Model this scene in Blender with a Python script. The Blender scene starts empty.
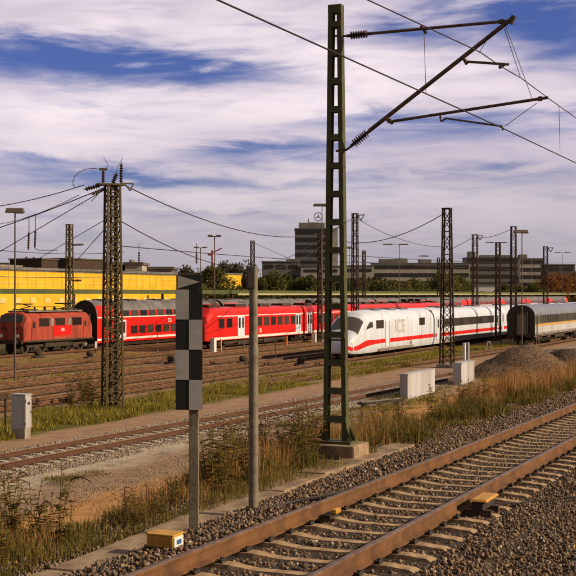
import bpy, math, random
import numpy as np
from mathutils import Vector, Matrix
R = math.radians
rnd = random.Random(7)
rng = np.random.default_rng(11)
scn = bpy.context.scene
COL = scn.collection

# ------------------------------------------------------------------ camera
F = 1200.0; HZ = 294.0; CAMZ = 5.4
cam = bpy.data.objects.new('camera', bpy.data.cameras.new('camera'))
COL.objects.link(cam)
cam.location = (0, 0, CAMZ); cam.rotation_euler = (R(90), 0, 0)
cam.data.sensor_width = 36; cam.data.lens = F/576*36
cam.data.shift_y = (HZ-288)/576
cam.data.clip_start = .1; cam.data.clip_end = 20000
scn.camera = cam

# ------------------------------------------------------------------ light
SUN_AZ = R(101)      # clockwise from +Y (the view direction) towards +X
SUN_EL = R(27)
sd = Vector((math.sin(SUN_AZ)*math.cos(SUN_EL), math.cos(SUN_AZ)*math.cos(SUN_EL), math.sin(SUN_EL)))
sun = bpy.data.objects.new('sun', bpy.data.lights.new('sun', 'SUN'))
COL.objects.link(sun)
sun.data.energy = 5.0; sun.data.angle = R(.6); sun.data.color = (1, .81, .54)
sun.rotation_euler = sd.to_track_quat('Z', 'Y').to_euler()
scn.view_settings.view_transform = 'Standard'
try: scn.view_settings.look = 'None'
except Exception: pass
scn.view_settings.exposure = 0.0; scn.view_settings.gamma = 1
scn.view_settings.use_curve_mapping = False

w = bpy.data.worlds.new('World'); scn.world = w; w.use_nodes = True
nt = w.node_tree; N = nt.nodes; L = nt.links; N.clear()
def wn(t, **k):
    n = N.new(t)
    for a, b in k.items(): setattr(n, a, b)
    return n
def wmath(op, a, b=None, c=None, clamp=False):
    n = wn('ShaderNodeMath', operation=op, use_clamp=clamp)
    for i, v in enumerate((a, b, c)):
        if v is None: continue
        if isinstance(v, (int, float)): n.inputs[i].default_value = v
        else: L.new(v, n.inputs[i])
    return n.outputs[0]
tc = wn('ShaderNodeTexCoord'); sx = wn('ShaderNodeSeparateXYZ'); L.new(tc.outputs['Generated'], sx.inputs[0])
az = wmath('ARCTAN2', sx.outputs[0], sx.outputs[1]); el = wmath('ARCSINE', sx.outputs[2])
def noise(sa, se, det, dist, off=0., rough=.55):
    c = wn('ShaderNodeCombineXYZ'); L.new(wmath('MULTIPLY', az, sa), c.inputs[0]); L.new(wmath('MULTIPLY', el, se), c.inputs[1]); c.inputs[2].default_value = off
    n = wn('ShaderNodeTexNoise'); n.inputs['Scale'].default_value = 1; n.inputs['Detail'].default_value = det
    n.inputs['Roughness'].default_value = rough; n.inputs['Distortion'].default_value = dist
    L.new(c.outputs[0], n.inputs['Vector']); return n.outputs[0]
n1 = noise(9, 44, 8, .5, 3.1, .6); n2 = noise(17, 105, 8, .5, 8.2, .58); n3 = noise(4, 20, 3, .3, 5.5)
dens = wmath('ADD', wmath('MULTIPLY_ADD', n1, 1.5, -.30), wmath('MULTIPLY_ADD', n2, 1.15, -.575))
dens = wmath('ADD', dens, .32)
# the clear gaps between the cloud banks, by direction in the sky
wob = wmath('MULTIPLY_ADD', n1, .05, -.025)
elw = wmath('ADD', el, wob)
for (px, py, sa, se, amp) in ((60,66,150,26,1.15),(215,78,95,12,.65),(530,22,120,32,1.2),(400,42,50,14,.5),(560,60,60,20,.6),
                              (455,128,140,17,.85),(235,152,80,11,.75),(330,150,60,9,.5),(40,168,140,10,.5),(250,183,200,10,.62),(500,172,140,9,.45),(120,184,90,7,.5),(150,215,160,8,.35),(470,235,160,8,.25),(330,118,60,8,.3)):
    a = wmath('DIVIDE', wmath('SUBTRACT', az, (px-288)/F), sa/F); e = wmath('DIVIDE', wmath('SUBTRACT', elw, (HZ-py)/F), se/F)
    g = wmath('EXPONENT', wmath('MULTIPLY', wmath('ADD', wmath('MULTIPLY', a, a), wmath('MULTIPLY', e, e)), -1))
    dens = wmath('SUBTRACT', dens, wmath('MULTIPLY', g, amp))
mr = wn('ShaderNodeMapRange', interpolation_type='SMOOTHSTEP'); L.new(dens, mr.inputs[0])
mr.inputs[1].default_value = -.42; mr.inputs[2].default_value = .92
# clouds cover the sky ahead; the unseen rest is dimmed to cut fill light
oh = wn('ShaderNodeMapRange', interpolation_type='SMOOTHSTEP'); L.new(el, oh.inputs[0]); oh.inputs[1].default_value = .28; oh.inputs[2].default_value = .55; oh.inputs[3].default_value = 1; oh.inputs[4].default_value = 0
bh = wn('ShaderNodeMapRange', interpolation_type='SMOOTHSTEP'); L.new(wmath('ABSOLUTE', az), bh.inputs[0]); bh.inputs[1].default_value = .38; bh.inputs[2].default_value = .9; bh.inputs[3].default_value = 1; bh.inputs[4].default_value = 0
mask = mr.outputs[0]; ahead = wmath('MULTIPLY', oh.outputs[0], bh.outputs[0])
sky = wn('ShaderNodeTexSky', sky_type='NISHITA'); sky.sun_disc = False
sky.sun_elevation = SUN_EL; sky.sun_rotation = SUN_AZ; sky.altitude = 300; sky.air_density = 1.2; sky.dust_density = .6; sky.ozone_density = 3
tint = wn('ShaderNodeMix', data_type='RGBA', blend_type='MULTIPLY'); tint.inputs[0].default_value = 1
L.new(sky.outputs[0], tint.inputs[6]); tint.inputs[7].default_value = (.38, .41, .84, 1)
# cloud colour: sun-warmed banks with mauve undersides, duller low down
shade = wn('ShaderNodeMapRange'); L.new(n3, shade.inputs[0]); shade.inputs[1].default_value = .35; shade.inputs[2].default_value = .65
cr = wn('ShaderNodeMix', data_type='RGBA'); L.new(shade.outputs[0], cr.inputs[0])
cr.inputs[6].default_value = (6.5, 5.6, 6.6, 1); cr.inputs[7].default_value = (9.8, 8.5, 8.9, 1)
low = wn('ShaderNodeMapRange', interpolation_type='SMOOTHSTEP'); L.new(el, low.inputs[0]); low.inputs[1].default_value = .0; low.inputs[2].default_value = .15
cl = wn('ShaderNodeMix', data_type='RGBA'); L.new(low.outputs[0], cl.inputs[0])
cl.inputs[6].default_value = (4.3, 3.95, 4.4, 1); L.new(cr.outputs[2], cl.inputs[7])
mx = wn('ShaderNodeMix', data_type='RGBA'); L.new(mask, mx.inputs[0]); L.new(tint.outputs[2], mx.inputs[6]); L.new(cl.outputs[2], mx.inputs[7])
ov = wn('ShaderNodeMix', data_type='RGBA'); L.new(ahead, ov.inputs[0]); ov.inputs[6].default_value = (2.1, 2.0, 2.05, 1); L.new(mx.outputs[2], ov.inputs[7])   # flat grey added out of view overhead and behind, for deep neutral shadows
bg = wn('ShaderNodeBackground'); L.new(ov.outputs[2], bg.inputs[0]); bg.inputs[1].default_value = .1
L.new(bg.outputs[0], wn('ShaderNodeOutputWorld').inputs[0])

# ------------------------------------------------------------------ frames of reference
TH = math.atan(520/F); SN, CS = math.sin(TH), math.cos(TH)
A = math.pi/2-TH                     # local X = u (along the tracks, away), local Y = v (across, to the left)
def W(u, v, z=0.): return Vector((u*SN-v*CS, u*CS+v*SN, z))
def P(px, py, d): return Vector(((px-288)/F*d, d, CAMZ-(py-HZ)/F*d))
def UV(p): return (p[0]*SN+p[1]*CS, -p[0]*CS+p[1]*SN)
def dV(px, v): return v/(SN-CS*(px-288)/F)          # depth at which the line v=const is met
def uV(px, v):
    d = dV(px, v); x = (px-288)/F*d; return x*SN+d*CS
def Q(px, py, u):                                     # point of the vertical plane u=const
    k = (px-288)/F; v = (u*SN-k*u*CS)/(CS+k*SN); d = u*CS+v*SN
    return Vector((k*d, d, CAMZ-(py-HZ)/F*d))
TV = 4.917
def rt(u): return max(.2, 2.84-.0153*(u-9.74))
def sst(a, b, x):
    t = min(1, max(0, (x-a)/(b-a))); return t*t*(3-2*t)
def gz(u, v):
    b = rt(u)-.38 if u < 170 else max(0, rt(u)-.38)
    b = max(b, 0)
    s = sst(8.2, 13.5, v)
    return b*(1-s)
def ground_at(p): u, v = UV(p); return gz(u, v)

# ------------------------------------------------------------------ materials
def mat(name, col, rough=.7, metal=0., var=.0, scale=4., col2=None, bump=0., bscale=30., spec=.5, island=None, streak=False, coat=0., thresh=(.4,.62)):
    m = bpy.data.materials.new(name); m.use_nodes = True
    n = m.node_tree.nodes; l = m.node_tree.links; b = n['Principled BSDF']
    b.inputs['Roughness'].default_value = rough; b.inputs['Metallic'].default_value = metal
    b.inputs['Specular IOR Level'].default_value = spec; b.inputs['Coat Weight'].default_value = coat
    c = (*col, 1); b.inputs['Base Color'].default_value = c
    t = n.new('ShaderNodeTexCoord')
    if island:
        g = n.new('ShaderNodeNewGeometry'); r = n.new('ShaderNodeValToRGB')
        r.color_ramp.elements[0].color = (*island[0], 1); r.color_ramp.elements[0].position = 0
        r.color_ramp.elements[1].color = (*island[-1], 1); r.color_ramp.elements[1].position = 1
        for i, cc in enumerate(island[1:-1]):
            e = r.color_ramp.elements.new((i+1)/(len(island)-1)); e.color = (*cc, 1)
        l.new(g.outputs['Random Per Island'], r.inputs[0]); l.new(r.outputs[0], b.inputs['Base Color'])
        src = r.outputs[0]
    else: src = None
    if var or col2:
        ns = n.new('ShaderNodeTexNoise'); ns.inputs['Scale'].default_value = scale; ns.inputs['Detail'].default_value = 6; ns.inputs['Roughness'].default_value = .65
        if streak:
            mp = n.new('ShaderNodeMapping'); mp.inputs['Scale'].default_value = (1, 1, .12); l.new(t.outputs['Object'], mp.inputs[0]); l.new(mp.outputs[0], ns.inputs['Vector'])
        else: l.new(t.outputs['Object'], ns.inputs['Vector'])
        mr = n.new('ShaderNodeMapRange'); mr.inputs[1].default_value = thresh[0]; mr.inputs[2].default_value = thresh[1]; l.new(ns.outputs[0], mr.inputs[0])
        mm = n.new('ShaderNodeMix'); mm.data_type = 'RGBA'; l.new(mr.outputs[0], mm.inputs[0])
        c2 = col2 or tuple(x*(1-var) for x in col)
        mm.inputs[7].default_value = (*c2, 1)
        if src: l.new(src, mm.inputs[6])
        else: mm.inputs[6].default_value = c
        l.new(mm.outputs[2], b.inputs['Base Color'])
    if bump:
        nb = n.new('ShaderNodeTexNoise'); nb.inputs['Scale'].default_value = bscale; nb.inputs['Detail'].default_value = 4; l.new(t.outputs['Object'], nb.inputs['Vector'])
        bp = n.new('ShaderNodeBump'); bp.inputs['Strength'].default_value = bump; bp.inputs['Distance'].default_value = .02
        l.new(nb.outputs[0], bp.inputs['Height']); l.new(bp.outputs[0], b.inputs['Normal'])
    return m
M = {}
M['rail_yard'] = mat('yard_rail', (.16,.07,.03), .9, col2=(.075,.035,.018), scale=4)
M['rail_mid'] = mat('red_rust_rail', (.12,.045,.022), .85, col2=(.07,.03,.018), scale=6)
M['rail_side'] = mat('rust_rail', (.19,.080,.026), .85, col2=(.10,.042,.016), scale=2.5, bump=.3, bscale=60)
M['rail_top'] = mat('worn_rail_head', (.23,.145,.105), .5, .25, col2=(.13,.065,.04), scale=5)
M['yard_head'] = mat('yard_rail_head', (.40,.25,.15), .5, .2, col2=(.2,.11,.06), scale=2)
M['sleeper'] = mat('concrete_sleeper', (.50,.335,.195), .9, col2=(.25,.155,.085), scale=7, bump=.4, bscale=90)
M['sleeper_pale'] = mat('pale_sleeper', (.66,.58,.50), .9, col2=(.28,.2,.15), scale=4, bump=.3, bscale=60)
M['sleeper_dark'] = mat('dark_sleeper', (.22,.14,.08), .95, col2=(.12,.075,.045), scale=4)
M['fastening'] = mat('dark_steel_fastening', (.03,.018,.014), .8)
M['stone'] = mat('ballast_stone', (.2,.15,.12), .92, island=[(.03,.014,.008),(.20,.095,.045),(.36,.20,.10),(.06,.03,.017),(.66,.50,.36),(.035,.018,.011),(.18,.10,.06),(.52,.32,.18),(.045,.024,.014),(.26,.13,.07)], var=.35, scale=30)
M['stone_pale'] = mat('pale_ballast_stone', (.3,.27,.24), .92, island=[(.13,.09,.065),(.33,.26,.20),(.50,.42,.34),(.21,.14,.10)])
M['stone_mound'] = mat('mound_stone', (.14,.09,.06), .95, island=[(.09,.055,.036),(.17,.11,.075),(.12,.078,.052),(.24,.16,.11)])
M['stone_dirt'] = mat('dirt_stone', (.3,.2,.1), .92, island=[(.16,.095,.055),(.33,.22,.14),(.46,.34,.24),(.22,.13,.08)])
M['concrete'] = mat('concrete', (.36,.25,.16), .92, col2=(.20,.13,.085), scale=2.5, bump=.5, bscale=25)
M['concrete_grey'] = mat('grey_concrete', (.36,.31,.27), .9, col2=(.22,.18,.15), scale=3, bump=.4, bscale=30)
M['mast_green'] = mat('mast_green_paint', (.085,.098,.042), .6, col2=(.085,.06,.028), scale=3, bump=.15, bscale=40, spec=.3)
M['lattice'] = mat('weathered_lattice', (.10,.088,.04), .75, col2=(.12,.07,.035), scale=3, spec=.2)
M['lattice_rust'] = mat('rusty_lattice', (.075,.045,.03), .8, col2=(.04,.028,.022), scale=2, spec=.2)
M['tube'] = mat('cantilever_tube', (.17,.105,.07), .55, .3, col2=(.06,.04,.03), scale=12)
M['insul'] = mat('brown_insulator', (.055,.02,.015), .35)
M['wire'] = mat('wire', (.03,.02,.02), .6, .3)
M['black'] = mat('black_board', (.012,.011,.011), .6, var=.4, scale=9)
M['board_grey'] = mat('board_white_reflective', (.46,.43,.42), .6, col2=(.37,.35,.34), scale=6)
M['post'] = mat('post_galvanised', (.24,.20,.155), .65, .0, col2=(.15,.11,.075), scale=6, bump=.2)
M['yellow'] = mat('yellow_plastic', (.62,.32,.035), .55, col2=(.45,.2,.03), scale=8)
M['dark'] = mat('dark_metal', (.022,.018,.016), .7, col2=(.04,.028,.02), scale=4)
M['label'] = mat('white_label', (.75,.74,.72), .5)
M['blue'] = mat('blue_print', (.05,.1,.35), .5)
M['cab'] = mat('cabinet_paint', (.50,.50,.56), .8, col2=(.38,.35,.36), scale=1.1, streak=True, bump=.1, spec=.2)
M['red'] = mat('train_red', (.74,.014,.010), .38, col2=(.58,.014,.010), scale=1.2, streak=True, spec=.4)
M['red_faded'] = mat('faded_orange_red', (.46,.075,.042), .65, col2=(.24,.04,.025), scale=2.2, streak=True, spec=.25)
M['white'] = mat('train_white', (.72,.76,.90), .3, col2=(.60,.62,.72), scale=.9, streak=True, spec=.4)
M['line_white'] = mat('white_line', (.74,.70,.68), .5)
M['roof_grey'] = mat('train_roof_grey', (.20,.185,.195), .6, col2=(.12,.105,.105), scale=.8, spec=.3)
M['silver'] = mat('silver_roof', (.24,.25,.33), .4, .3, col2=(.20,.19,.22), scale=.6)
M['grime'] = mat('underframe_grime', (.035,.024,.018), .9, col2=(.06,.038,.025), scale=3)
M['skirt'] = mat('grey_skirt', (.27,.23,.21), .75, col2=(.15,.11,.09), scale=2, streak=True)
M['glass'] = mat('dark_window_glass', (.018,.015,.018), .12, spec=.6)
_m = M['glass']; _n = _m.node_tree.nodes; _o = _n.new('ShaderNodeObjectInfo'); _r = _n.new('ShaderNodeValToRGB')
_r.color_ramp.elements[0].color = (.010,.009,.011,1); _r.color_ramp.elements[1].color = (.075,.062,.055,1); _r.color_ramp.elements[1].position = 1
_m.node_tree.links.new(_o.outputs['Random'], _r.inputs[0]); _m.node_tree.links.new(_r.outputs[0], _n['Principled BSDF'].inputs['Base Color'])
M['glass_b'] = mat('building_glass', (.04,.032,.03), .55, spec=.25)
M['ochre'] = mat('ochre_stripe', (.65,.32,.07), .5)
M['olive'] = mat('olive_body', (.12,.115,.105), .6, col2=(.08,.07,.06), scale=2, streak=True)
M['lettering'] = mat('grey_lettering', (.50,.46,.46), .5)
M['bld_yellow'] = mat('yellow_cladding', (.84,.485,.015), .6, col2=(.72,.38,.012), scale=.35)
M['bld_roof'] = mat('flat_roof', (.15,.115,.10), .8, var=.4, scale=.2)
M['bld_dark'] = mat('dark_cladding', (.13,.095,.08), .7, var=.35, scale=.3)
M['bld_stone'] = mat('pale_facade', (.44,.38,.35), .8, var=.25, scale=.2)
M['bld_brown'] = mat('brown_facade', (.21,.18,.17), .8, var=.3, scale=.2)
M['bld_tower'] = mat('tower_cladding', (.15,.155,.175), .6, var=.25, scale=.15)
M['pale_pane'] = mat('pale_pane', (.72,.55,.22), .5)
M['green_rail'] = mat('green_girder', (.055,.075,.022), .75, col2=(.10,.10,.03), scale=.3)
M['pale_rail'] = mat('pale_handrail', (.42,.36,.20), .7)
M['crane_red'] = mat('crane_red', (.35,.05,.04), .6)
M['lampm'] = mat('lamp_housing', (.12,.08,.07), .6)
M['mound'] = mat('gravel_mound', (.19,.115,.07), .95, col2=(.11,.066,.042), scale=3.2, bump=1, bscale=9)
M['mound_dark'] = mat('dark_rubble', (.075,.05,.04), .95, var=.5, scale=3, bump=1, bscale=10)
M['bark'] = mat('bark', (.09,.06,.04), .9)
M['orange'] = mat('orange_post', (.75,.22,.03), .6)
def leafm(name, cols):
    m = mat(name, cols[0], .75, island=cols, spec=.2)
    n = m.node_tree.nodes; l = m.node_tree.links; b = n['Principled BSDF']
    tr = n.new('ShaderNodeBsdfTranslucent'); ad = n.new('ShaderNodeMixShader'); ad.inputs[0].default_value = .28
    src = b.inputs['Base Color'].links[0].from_socket; l.new(src, tr.inputs[0])
    l.new(b.outputs[0], ad.inputs[1]); l.new(tr.outputs[0], ad.inputs[2]); l.new(ad.outputs[0], n['Material Output'].inputs[0])
    return m
M['dry'] = leafm('dry_grass', [(.46,.235,.09),(.34,.17,.06),(.55,.32,.13),(.26,.14,.05)])
M['straw'] = leafm('straw_plume', [(.50,.27,.10),(.42,.20,.08),(.62,.38,.17)])
M['grn'] = leafm('green_grass', [(.09,.085,.015),(.17,.145,.022),(.28,.19,.05),(.06,.06,.012),(.34,.20,.07)])
M['lush'] = leafm('lush_grass', [(.20,.19,.022),(.32,.27,.035),(.12,.12,.018),(.40,.29,.06),(.26,.16,.055)])
M['weed'] = leafm('weed_leaf', [(.15,.13,.03),(.24,.18,.04),(.28,.15,.06),(.10,.10,.025)])
M['seed'] = mat('seed_head', (.055,.030,.018), .9)
M['seed_r'] = mat('rusty_seed_head', (.17,.075,.045), .9)
M['leafA'] = leafm('tree_leaf_green', [(.09,.10,.028),(.14,.13,.035),(.07,.075,.022),(.17,.14,.045)])
M['leafB'] = leafm('tree_leaf_olive', [(.14,.12,.035),(.20,.155,.045),(.10,.09,.028)])
M['leafO'] = leafm('tree_leaf_autumn', [(.26,.10,.035),(.18,.08,.03),(.33,.15,.05)])
M['leafD'] = leafm('tree_leaf_dark', [(.07,.06,.025),(.10,.075,.032),(.06,.055,.025)])

# ------------------------------------------------------------------ mesh helpers
class MB:
    def __init__(s): s.v = []; s.f = []; s.m = []
    def add(s, vs, fs, mi=0):
        o = len(s.v); s.v += [tuple(x) for x in vs]; s.f += [tuple(i+o for i in f) for f in fs]; s.m += [mi]*len(fs)
    def box(s, c, d, mi=0, tx=1., ty=1.):
        x, y, z = c; a, b, h = d[0]/2, d[1]/2, d[2]/2
        v = [(x-a,y-b,z-h),(x+a,y-b,z-h),(x+a,y+b,z-h),(x-a,y+b,z-h),(x-a*tx,y-b*ty,z+h),(x+a*tx,y-b*ty,z+h),(x+a*tx,y+b*ty,z+h),(x-a*tx,y+b*ty,z+h)]
        s.add(v, [(3,2,1,0),(4,5,6,7),(0,1,5,4),(1,2,6,5),(2,3,7,6),(3,0,4,7)], mi)
    def tube(s, p, q, r, r2=None, n=8, mi=0, cap=True):
        p = Vector(p); q = Vector(q); r2 = r if r2 is None else r2
        d = (q-p).normalized(); a = d.orthogonal().normalized(); b = d.cross(a)
        vs = []
        for c, rr in ((p, r), (q, r2)):
            for i in range(n):
                t = 2*math.pi*i/n; vs.append(c+(a*math.cos(t)+b*math.sin(t))*rr)
        fs = [(i, (i+1) % n, n+(i+1) % n, n+i) for i in range(n)]
        if cap: fs += [tuple(range(n-1, -1, -1)), tuple(range(n, 2*n))]
        s.add(vs, fs, mi)
    def path(s, pts, r, n=6, mi=0):
        for a, b in zip(pts[:-1], pts[1:]): s.tube(a, b, r, n=n, mi=mi)
    def bar(s, p, q, wx, wy, mi=0):                 # square-section member
        p = Vector(p); q = Vector(q); d = (q-p).normalized()
        up = Vector((0,0,1)) if abs(d.z) < .9 else Vector((1,0,0))
        a = d.cross(up).normalized()*wx/2; b = d.cross(a).normalized()*wy/2
        vs = [p-a-b, p+a-b, p+a+b, p-a+b, q-a-b, q+a-b, q+a+b, q-a+b]
        s.add(vs, [(3,2,1,0),(4,5,6,7),(0,1,5,4),(1,2,6,5),(2,3,7,6),(3,0,4,7)], mi)
    def loft(s, secs, mis=None, cap=(True, True), capm=0, closed=True):
        n = len(secs[0]); vs = [p for c in secs for p in c]; k = n if closed else n-1
        for j in range(len(secs)-1):
            for i in range(k):
                pass
        o = len(s.v); s.v += [tuple(x) for x in vs]
        for j in range(len(secs)-1):
            for i in range(k):
                s.f.append((o+j*n+i, o+(j+1)*n+i, o+(j+1)*n+(i+1) % n, o+j*n+(i+1) % n)); s.m.append(mis[i] if mis else 0)
        if cap[0]: s.f.append(tuple(o+i for i in range(n))); s.m.append(capm)
        if cap[1]: s.f.append(tuple(o+(len(secs)-1)*n+i for i in range(n-1, -1, -1))); s.m.append(capm)
    def lathe(s, prof, c=(0,0,0), n=12, mi=0, axis=None):
        q = Vector((0,0,1)).rotation_difference(Vector(axis).normalized()) if axis is not None else None
        secs = []
        for r, z in prof:
            ring = []
            for i in range(n):
                t = 2*math.pi*i/n; p = Vector((r*math.cos(t), r*math.sin(t), z))
                if q: p = q @ p
                ring.append(p+Vector(c))
            secs.append(ring)
        s.loft(secs, [mi]*n, capm=mi)
    def build(s, name, mats, parent=None, smooth=False, bevel=0, fix=True):
        me = bpy.data.meshes.new(name); me.from_pydata(s.v, [], s.f)
        if not isinstance(mats, (list, tuple)): mats = [mats]
        for m in mats: me.materials.append(m)
        me.polygons.foreach_set('material_index', s.m)
        if fix:
            import bmesh
            bm = bmesh.new(); bm.from_mesh(me); bmesh.ops.recalc_face_normals(bm, faces=bm.faces); bm.to_mesh(me); bm.free()
        if smooth: me.polygons.foreach_set('use_smooth', [True]*len(me.polygons))
        me.update()
        o = bpy.data.objects.new(name, me); COL.objects.link(o)
        if parent: o.parent = parent
        if bevel:
            b = o.modifiers.new('bevel', 'BEVEL'); b.width = bevel; b.segments = 2; b.limit_method = 'ANGLE'
        if smooth and not bevel:
            try: me.set_sharp_from_angle(angle=R(40))
            except Exception: pass
        return o
def tag(o, label=None, cat=None, group=None, kind=None):
    if label: o['label'] = label
    if cat: o['category'] = cat
    if group: o['group'] = group
    if kind: o['kind'] = kind
    return o
def root(name, label, cat, loc=(0,0,0), rz=0., group=None):
    o = bpy.data.objects.new(name, None); COL.objects.link(o); o.location = loc; o.rotation_euler = (0,0,rz)
    o.empty_display_size = .2
    return tag(o, label, cat, group)
def kids(o): return [c for c in list(KID.get(o.name, []))]
def children(o): return [c for c in COL.objects if c.parent == o]
def dup(o, parent=None, loc=None, name=None):
    c = o.copy(); COL.objects.link(c)
    if parent: c.parent = parent
    if loc is not None: c.location = loc
    return c
def copy_tree(o, chs=None, parent=None):
    c = o.copy(); COL.objects.link(c)
    if parent: c.parent = parent
    for ch in (children(o) if chs is None else chs):
        d = ch.copy(); COL.objects.link(d); d.parent = c
        for g in children(ch):
            e = g.copy(); COL.objects.link(e); e.parent = d
    return c
def npmesh(name, verts, faces, mats, flat=True, parent=None):
    me = bpy.data.meshes.new(name); nv = len(verts); nf, k = faces.shape
    me.vertices.add(nv); me.vertices.foreach_set('co', verts.astype(np.float32).ravel())
    me.loops.add(nf*k); me.loops.foreach_set('vertex_index', faces.astype(np.int32).ravel())
    me.polygons.add(nf); me.polygons.foreach_set('loop_start', np.arange(0, nf*k, k, dtype=np.int32))
    try: me.polygons.foreach_set('loop_total', np.full(nf, k, dtype=np.int32))
    except Exception: pass
    me.materials.append(mats); me.update(calc_edges=True); me.validate()
    o = bpy.data.objects.new(name, me); COL.objects.link(o)
    if parent: o.parent = parent
    return o
def textmesh(s, size):
    cu = bpy.data.curves.new('txt', 'FONT'); cu.body = s; cu.size = size; cu.align_x = 'CENTER'; cu.align_y = 'CENTER'; cu.extrude = .006; cu.offset = size*.02
    o = bpy.data.objects.new('txt', cu); COL.objects.link(o)
    dg = bpy.context.evaluated_depsgraph_get(); dg.update()
    me = bpy.data.meshes.new_from_object(o.evaluated_get(dg)); bpy.data.objects.remove(o); return me
def lettering(s, size, loc, parent, m, rot=(R(90),0,0), name='lettering'):
    me = textmesh(s, size); me.materials.clear(); me.materials.append(m)
    o = bpy.data.objects.new(name, me); COL.objects.link(o); o.parent = parent; o.location = loc; o.rotation_euler = rot
    return o

# ------------------------------------------------------------------ ground
def grid(name, us, vs, fz, m, kind='structure'):
    nu, nv = len(us), len(vs)
    V = np.array([(u, v, fz(u, v)) for u in us for v in vs])
    i = np.arange(nu-1)[:, None]*nv+np.arange(nv-1)[None, :]
    Fc = np.stack([i, i+nv, i+nv+1, i+1], -1).reshape(-1, 4)
    o = npmesh(name, V, Fc, m); o.rotation_euler = (0,0,A)
    o.data.polygons.foreach_set('use_smooth', [True]*len(o.data.polygons))
    return tag(o, kind=kind)
def ground_mat():
    m = bpy.data.materials.new('yard_ground'); m.use_nodes = True; n = m.node_tree.nodes; l = m.node_tree.links; b = n['Principled BSDF']
    b.inputs['Roughness'].default_value = .95; b.inputs['Specular IOR Level'].default_value = .2
    t = n.new('ShaderNodeTexCoord'); s = n.new('ShaderNodeSeparateXYZ'); l.new(t.outputs['Object'], s.inputs[0])
    def nz(sc, det=6, stretch=None, rough=.6):
        x = n.new('ShaderNodeTexNoise'); x.inputs['Scale'].default_value = sc; x.inputs['Detail'].default_value = det; x.inputs['Roughness'].default_value = rough
        if stretch:
            mp = n.new('ShaderNodeMapping'); mp.inputs['Scale'].default_value = stretch; l.new(t.outputs['Object'], mp.inputs[0]); l.new(mp.outputs[0], x.inputs['Vector'])
        else: l.new(t.outputs['Object'], x.inputs['Vector'])
        return x.outputs[0]
    def ma(op, a, c, d=None):
        x = n.new('ShaderNodeMath'); x.operation = op
        for i, v in enumerate((a, c, d)):
            if v is None: continue
            if isinstance(v, (int, float)): x.inputs[i].default_value = v
            else: l.new(v, x.inputs[i])
        return x.outputs[0]
    def mr(a, lo, hi):
        x = n.new('ShaderNodeMapRange'); x.interpolation_type = 'SMOOTHSTEP'; x.inputs[1].default_value = lo; x.inputs[2].default_value = hi; l.new(a, x.inputs[0]); return x.outputs[0]
    def mix(f, a, c, blend='MIX'):
        x = n.new('ShaderNodeMix'); x.data_type = 'RGBA'; x.blend_type = blend
        if isinstance(f, float): x.inputs[0].default_value = f
        else: l.new(f, x.inputs[0])
        for i, v in ((6, a), (7, c)):
            if isinstance(v, tuple): x.inputs[i].default_value = (*v, 1)
            else: l.new(v, x.inputs[i])
        return x.outputs[2]
    wv = ma('ADD', s.outputs[1], ma('MULTIPLY_ADD', nz(.35, 5), 2.0, -1.0))
    fv = ma('DIVIDE', wv, 80.)
    r = n.new('ShaderNodeValToRGB'); l.new(fv, r.inputs[0]); e = r.color_ramp.elements
    stops = [(0,(.10,.06,.038)),(7.4,(.13,.08,.048)),(8.2,(.14,.09,.04)),(10,(.36,.18,.065)),(12.2,(.50,.25,.09)),(17.2,(.50,.255,.105)),(18.0,(.33,.215,.145)),(19.6,(.35,.235,.165)),
             (20.2,(.50,.40,.31)),(21.4,(.52,.41,.33)),(22.2,(.30,.21,.16)),(24.6,(.36,.22,.145)),(26.8,(.38,.235,.15)),(27.4,(.13,.115,.02)),(31.6,(.13,.10,.025)),(33,(.27,.15,.06)),(70,(.27,.155,.06))]
    e[0].position = stops[0][0]/80; e[0].color = (*stops[0][1], 1); e[1].position = stops[-1][0]/80; e[1].color = (*stops[-1][1], 1)
    for p, c in stops[1:-1]: x = e.new(p/80); x.color = (*c, 1)
    c = r.outputs[0]
    # olive weed patches stretched along the tracks in the yard
    yard = mr(s.outputs[1], 30., 34.)
    pat = mr(nz(.22, 6, (.35, 1.5, 1)), .48, .6)
    c = mix(ma('MULTIPLY', pat, ma('MULTIPLY', yard, .7)), c, (.19,.15,.035))
    pat2 = mr(nz(.16, 6, (.25, 1.8, 1)), .55, .68)
    c = mix(ma('MULTIPLY', pat2, ma('MULTIPLY', yard, .8)), c, (.32,.20,.10))
    # sparse weeds on the dirt
    c = mix(ma('MULTIPLY', mr(nz(1.2, 7), .60, .70), .35), c, (.16,.12,.045))
    far = mr(s.outputs[1], 66., 80.)
    c = mix(far, c, (.07,.07,.03))
    g = n.new('ShaderNodeMapRange'); g.inputs[3].default_value = .55; g.inputs[4].default_value = 1.5; l.new(nz(22, 3, None, .8), g.inputs[0]); g.inputs[1].default_value = .25; g.inputs[2].default_value = .75
    c = mix(1., c, g.outputs[0], 'MULTIPLY')
    g2 = n.new('ShaderNodeMapRange'); g2.inputs[3].default_value = .7; g2.inputs[4].default_value = 1.3; l.new(nz(1.1, 8, None, .7), g2.inputs[0]); g2.inputs[1].default_value = .3; g2.inputs[2].default_value = .7
    c = mix(1., c, g2.outputs[0], 'MULTIPLY')
    l.new(c, b.inputs['Base Color'])
    bp = n.new('ShaderNodeBump'); bp.inputs['Strength'].default_value = .8; bp.inputs['Distance'].default_value = .05
    l.new(ma('ADD', nz(14, 6, None, .8), nz(2.5, 5)), bp.inputs['Height']); l.new(bp.outputs[0], b.inputs['Normal'])
    return m
us = sorted(set([-400,-150,-60,-20]+[x for x in range(-8,80,2)]+[x for x in range(80,200,6)]+[200,260,350,500,800,1400,2500,4000,6000]))
vs = sorted(set([-3000,-1200,-500,-150,-60,-20,-8,-3,0,3,6,7.6]+[8+.5*i for i in range(0,13)]+[15,18,22,26,30,35,40,50,60,70,85,100,140,220,400,800,1500,3000]))
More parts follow.
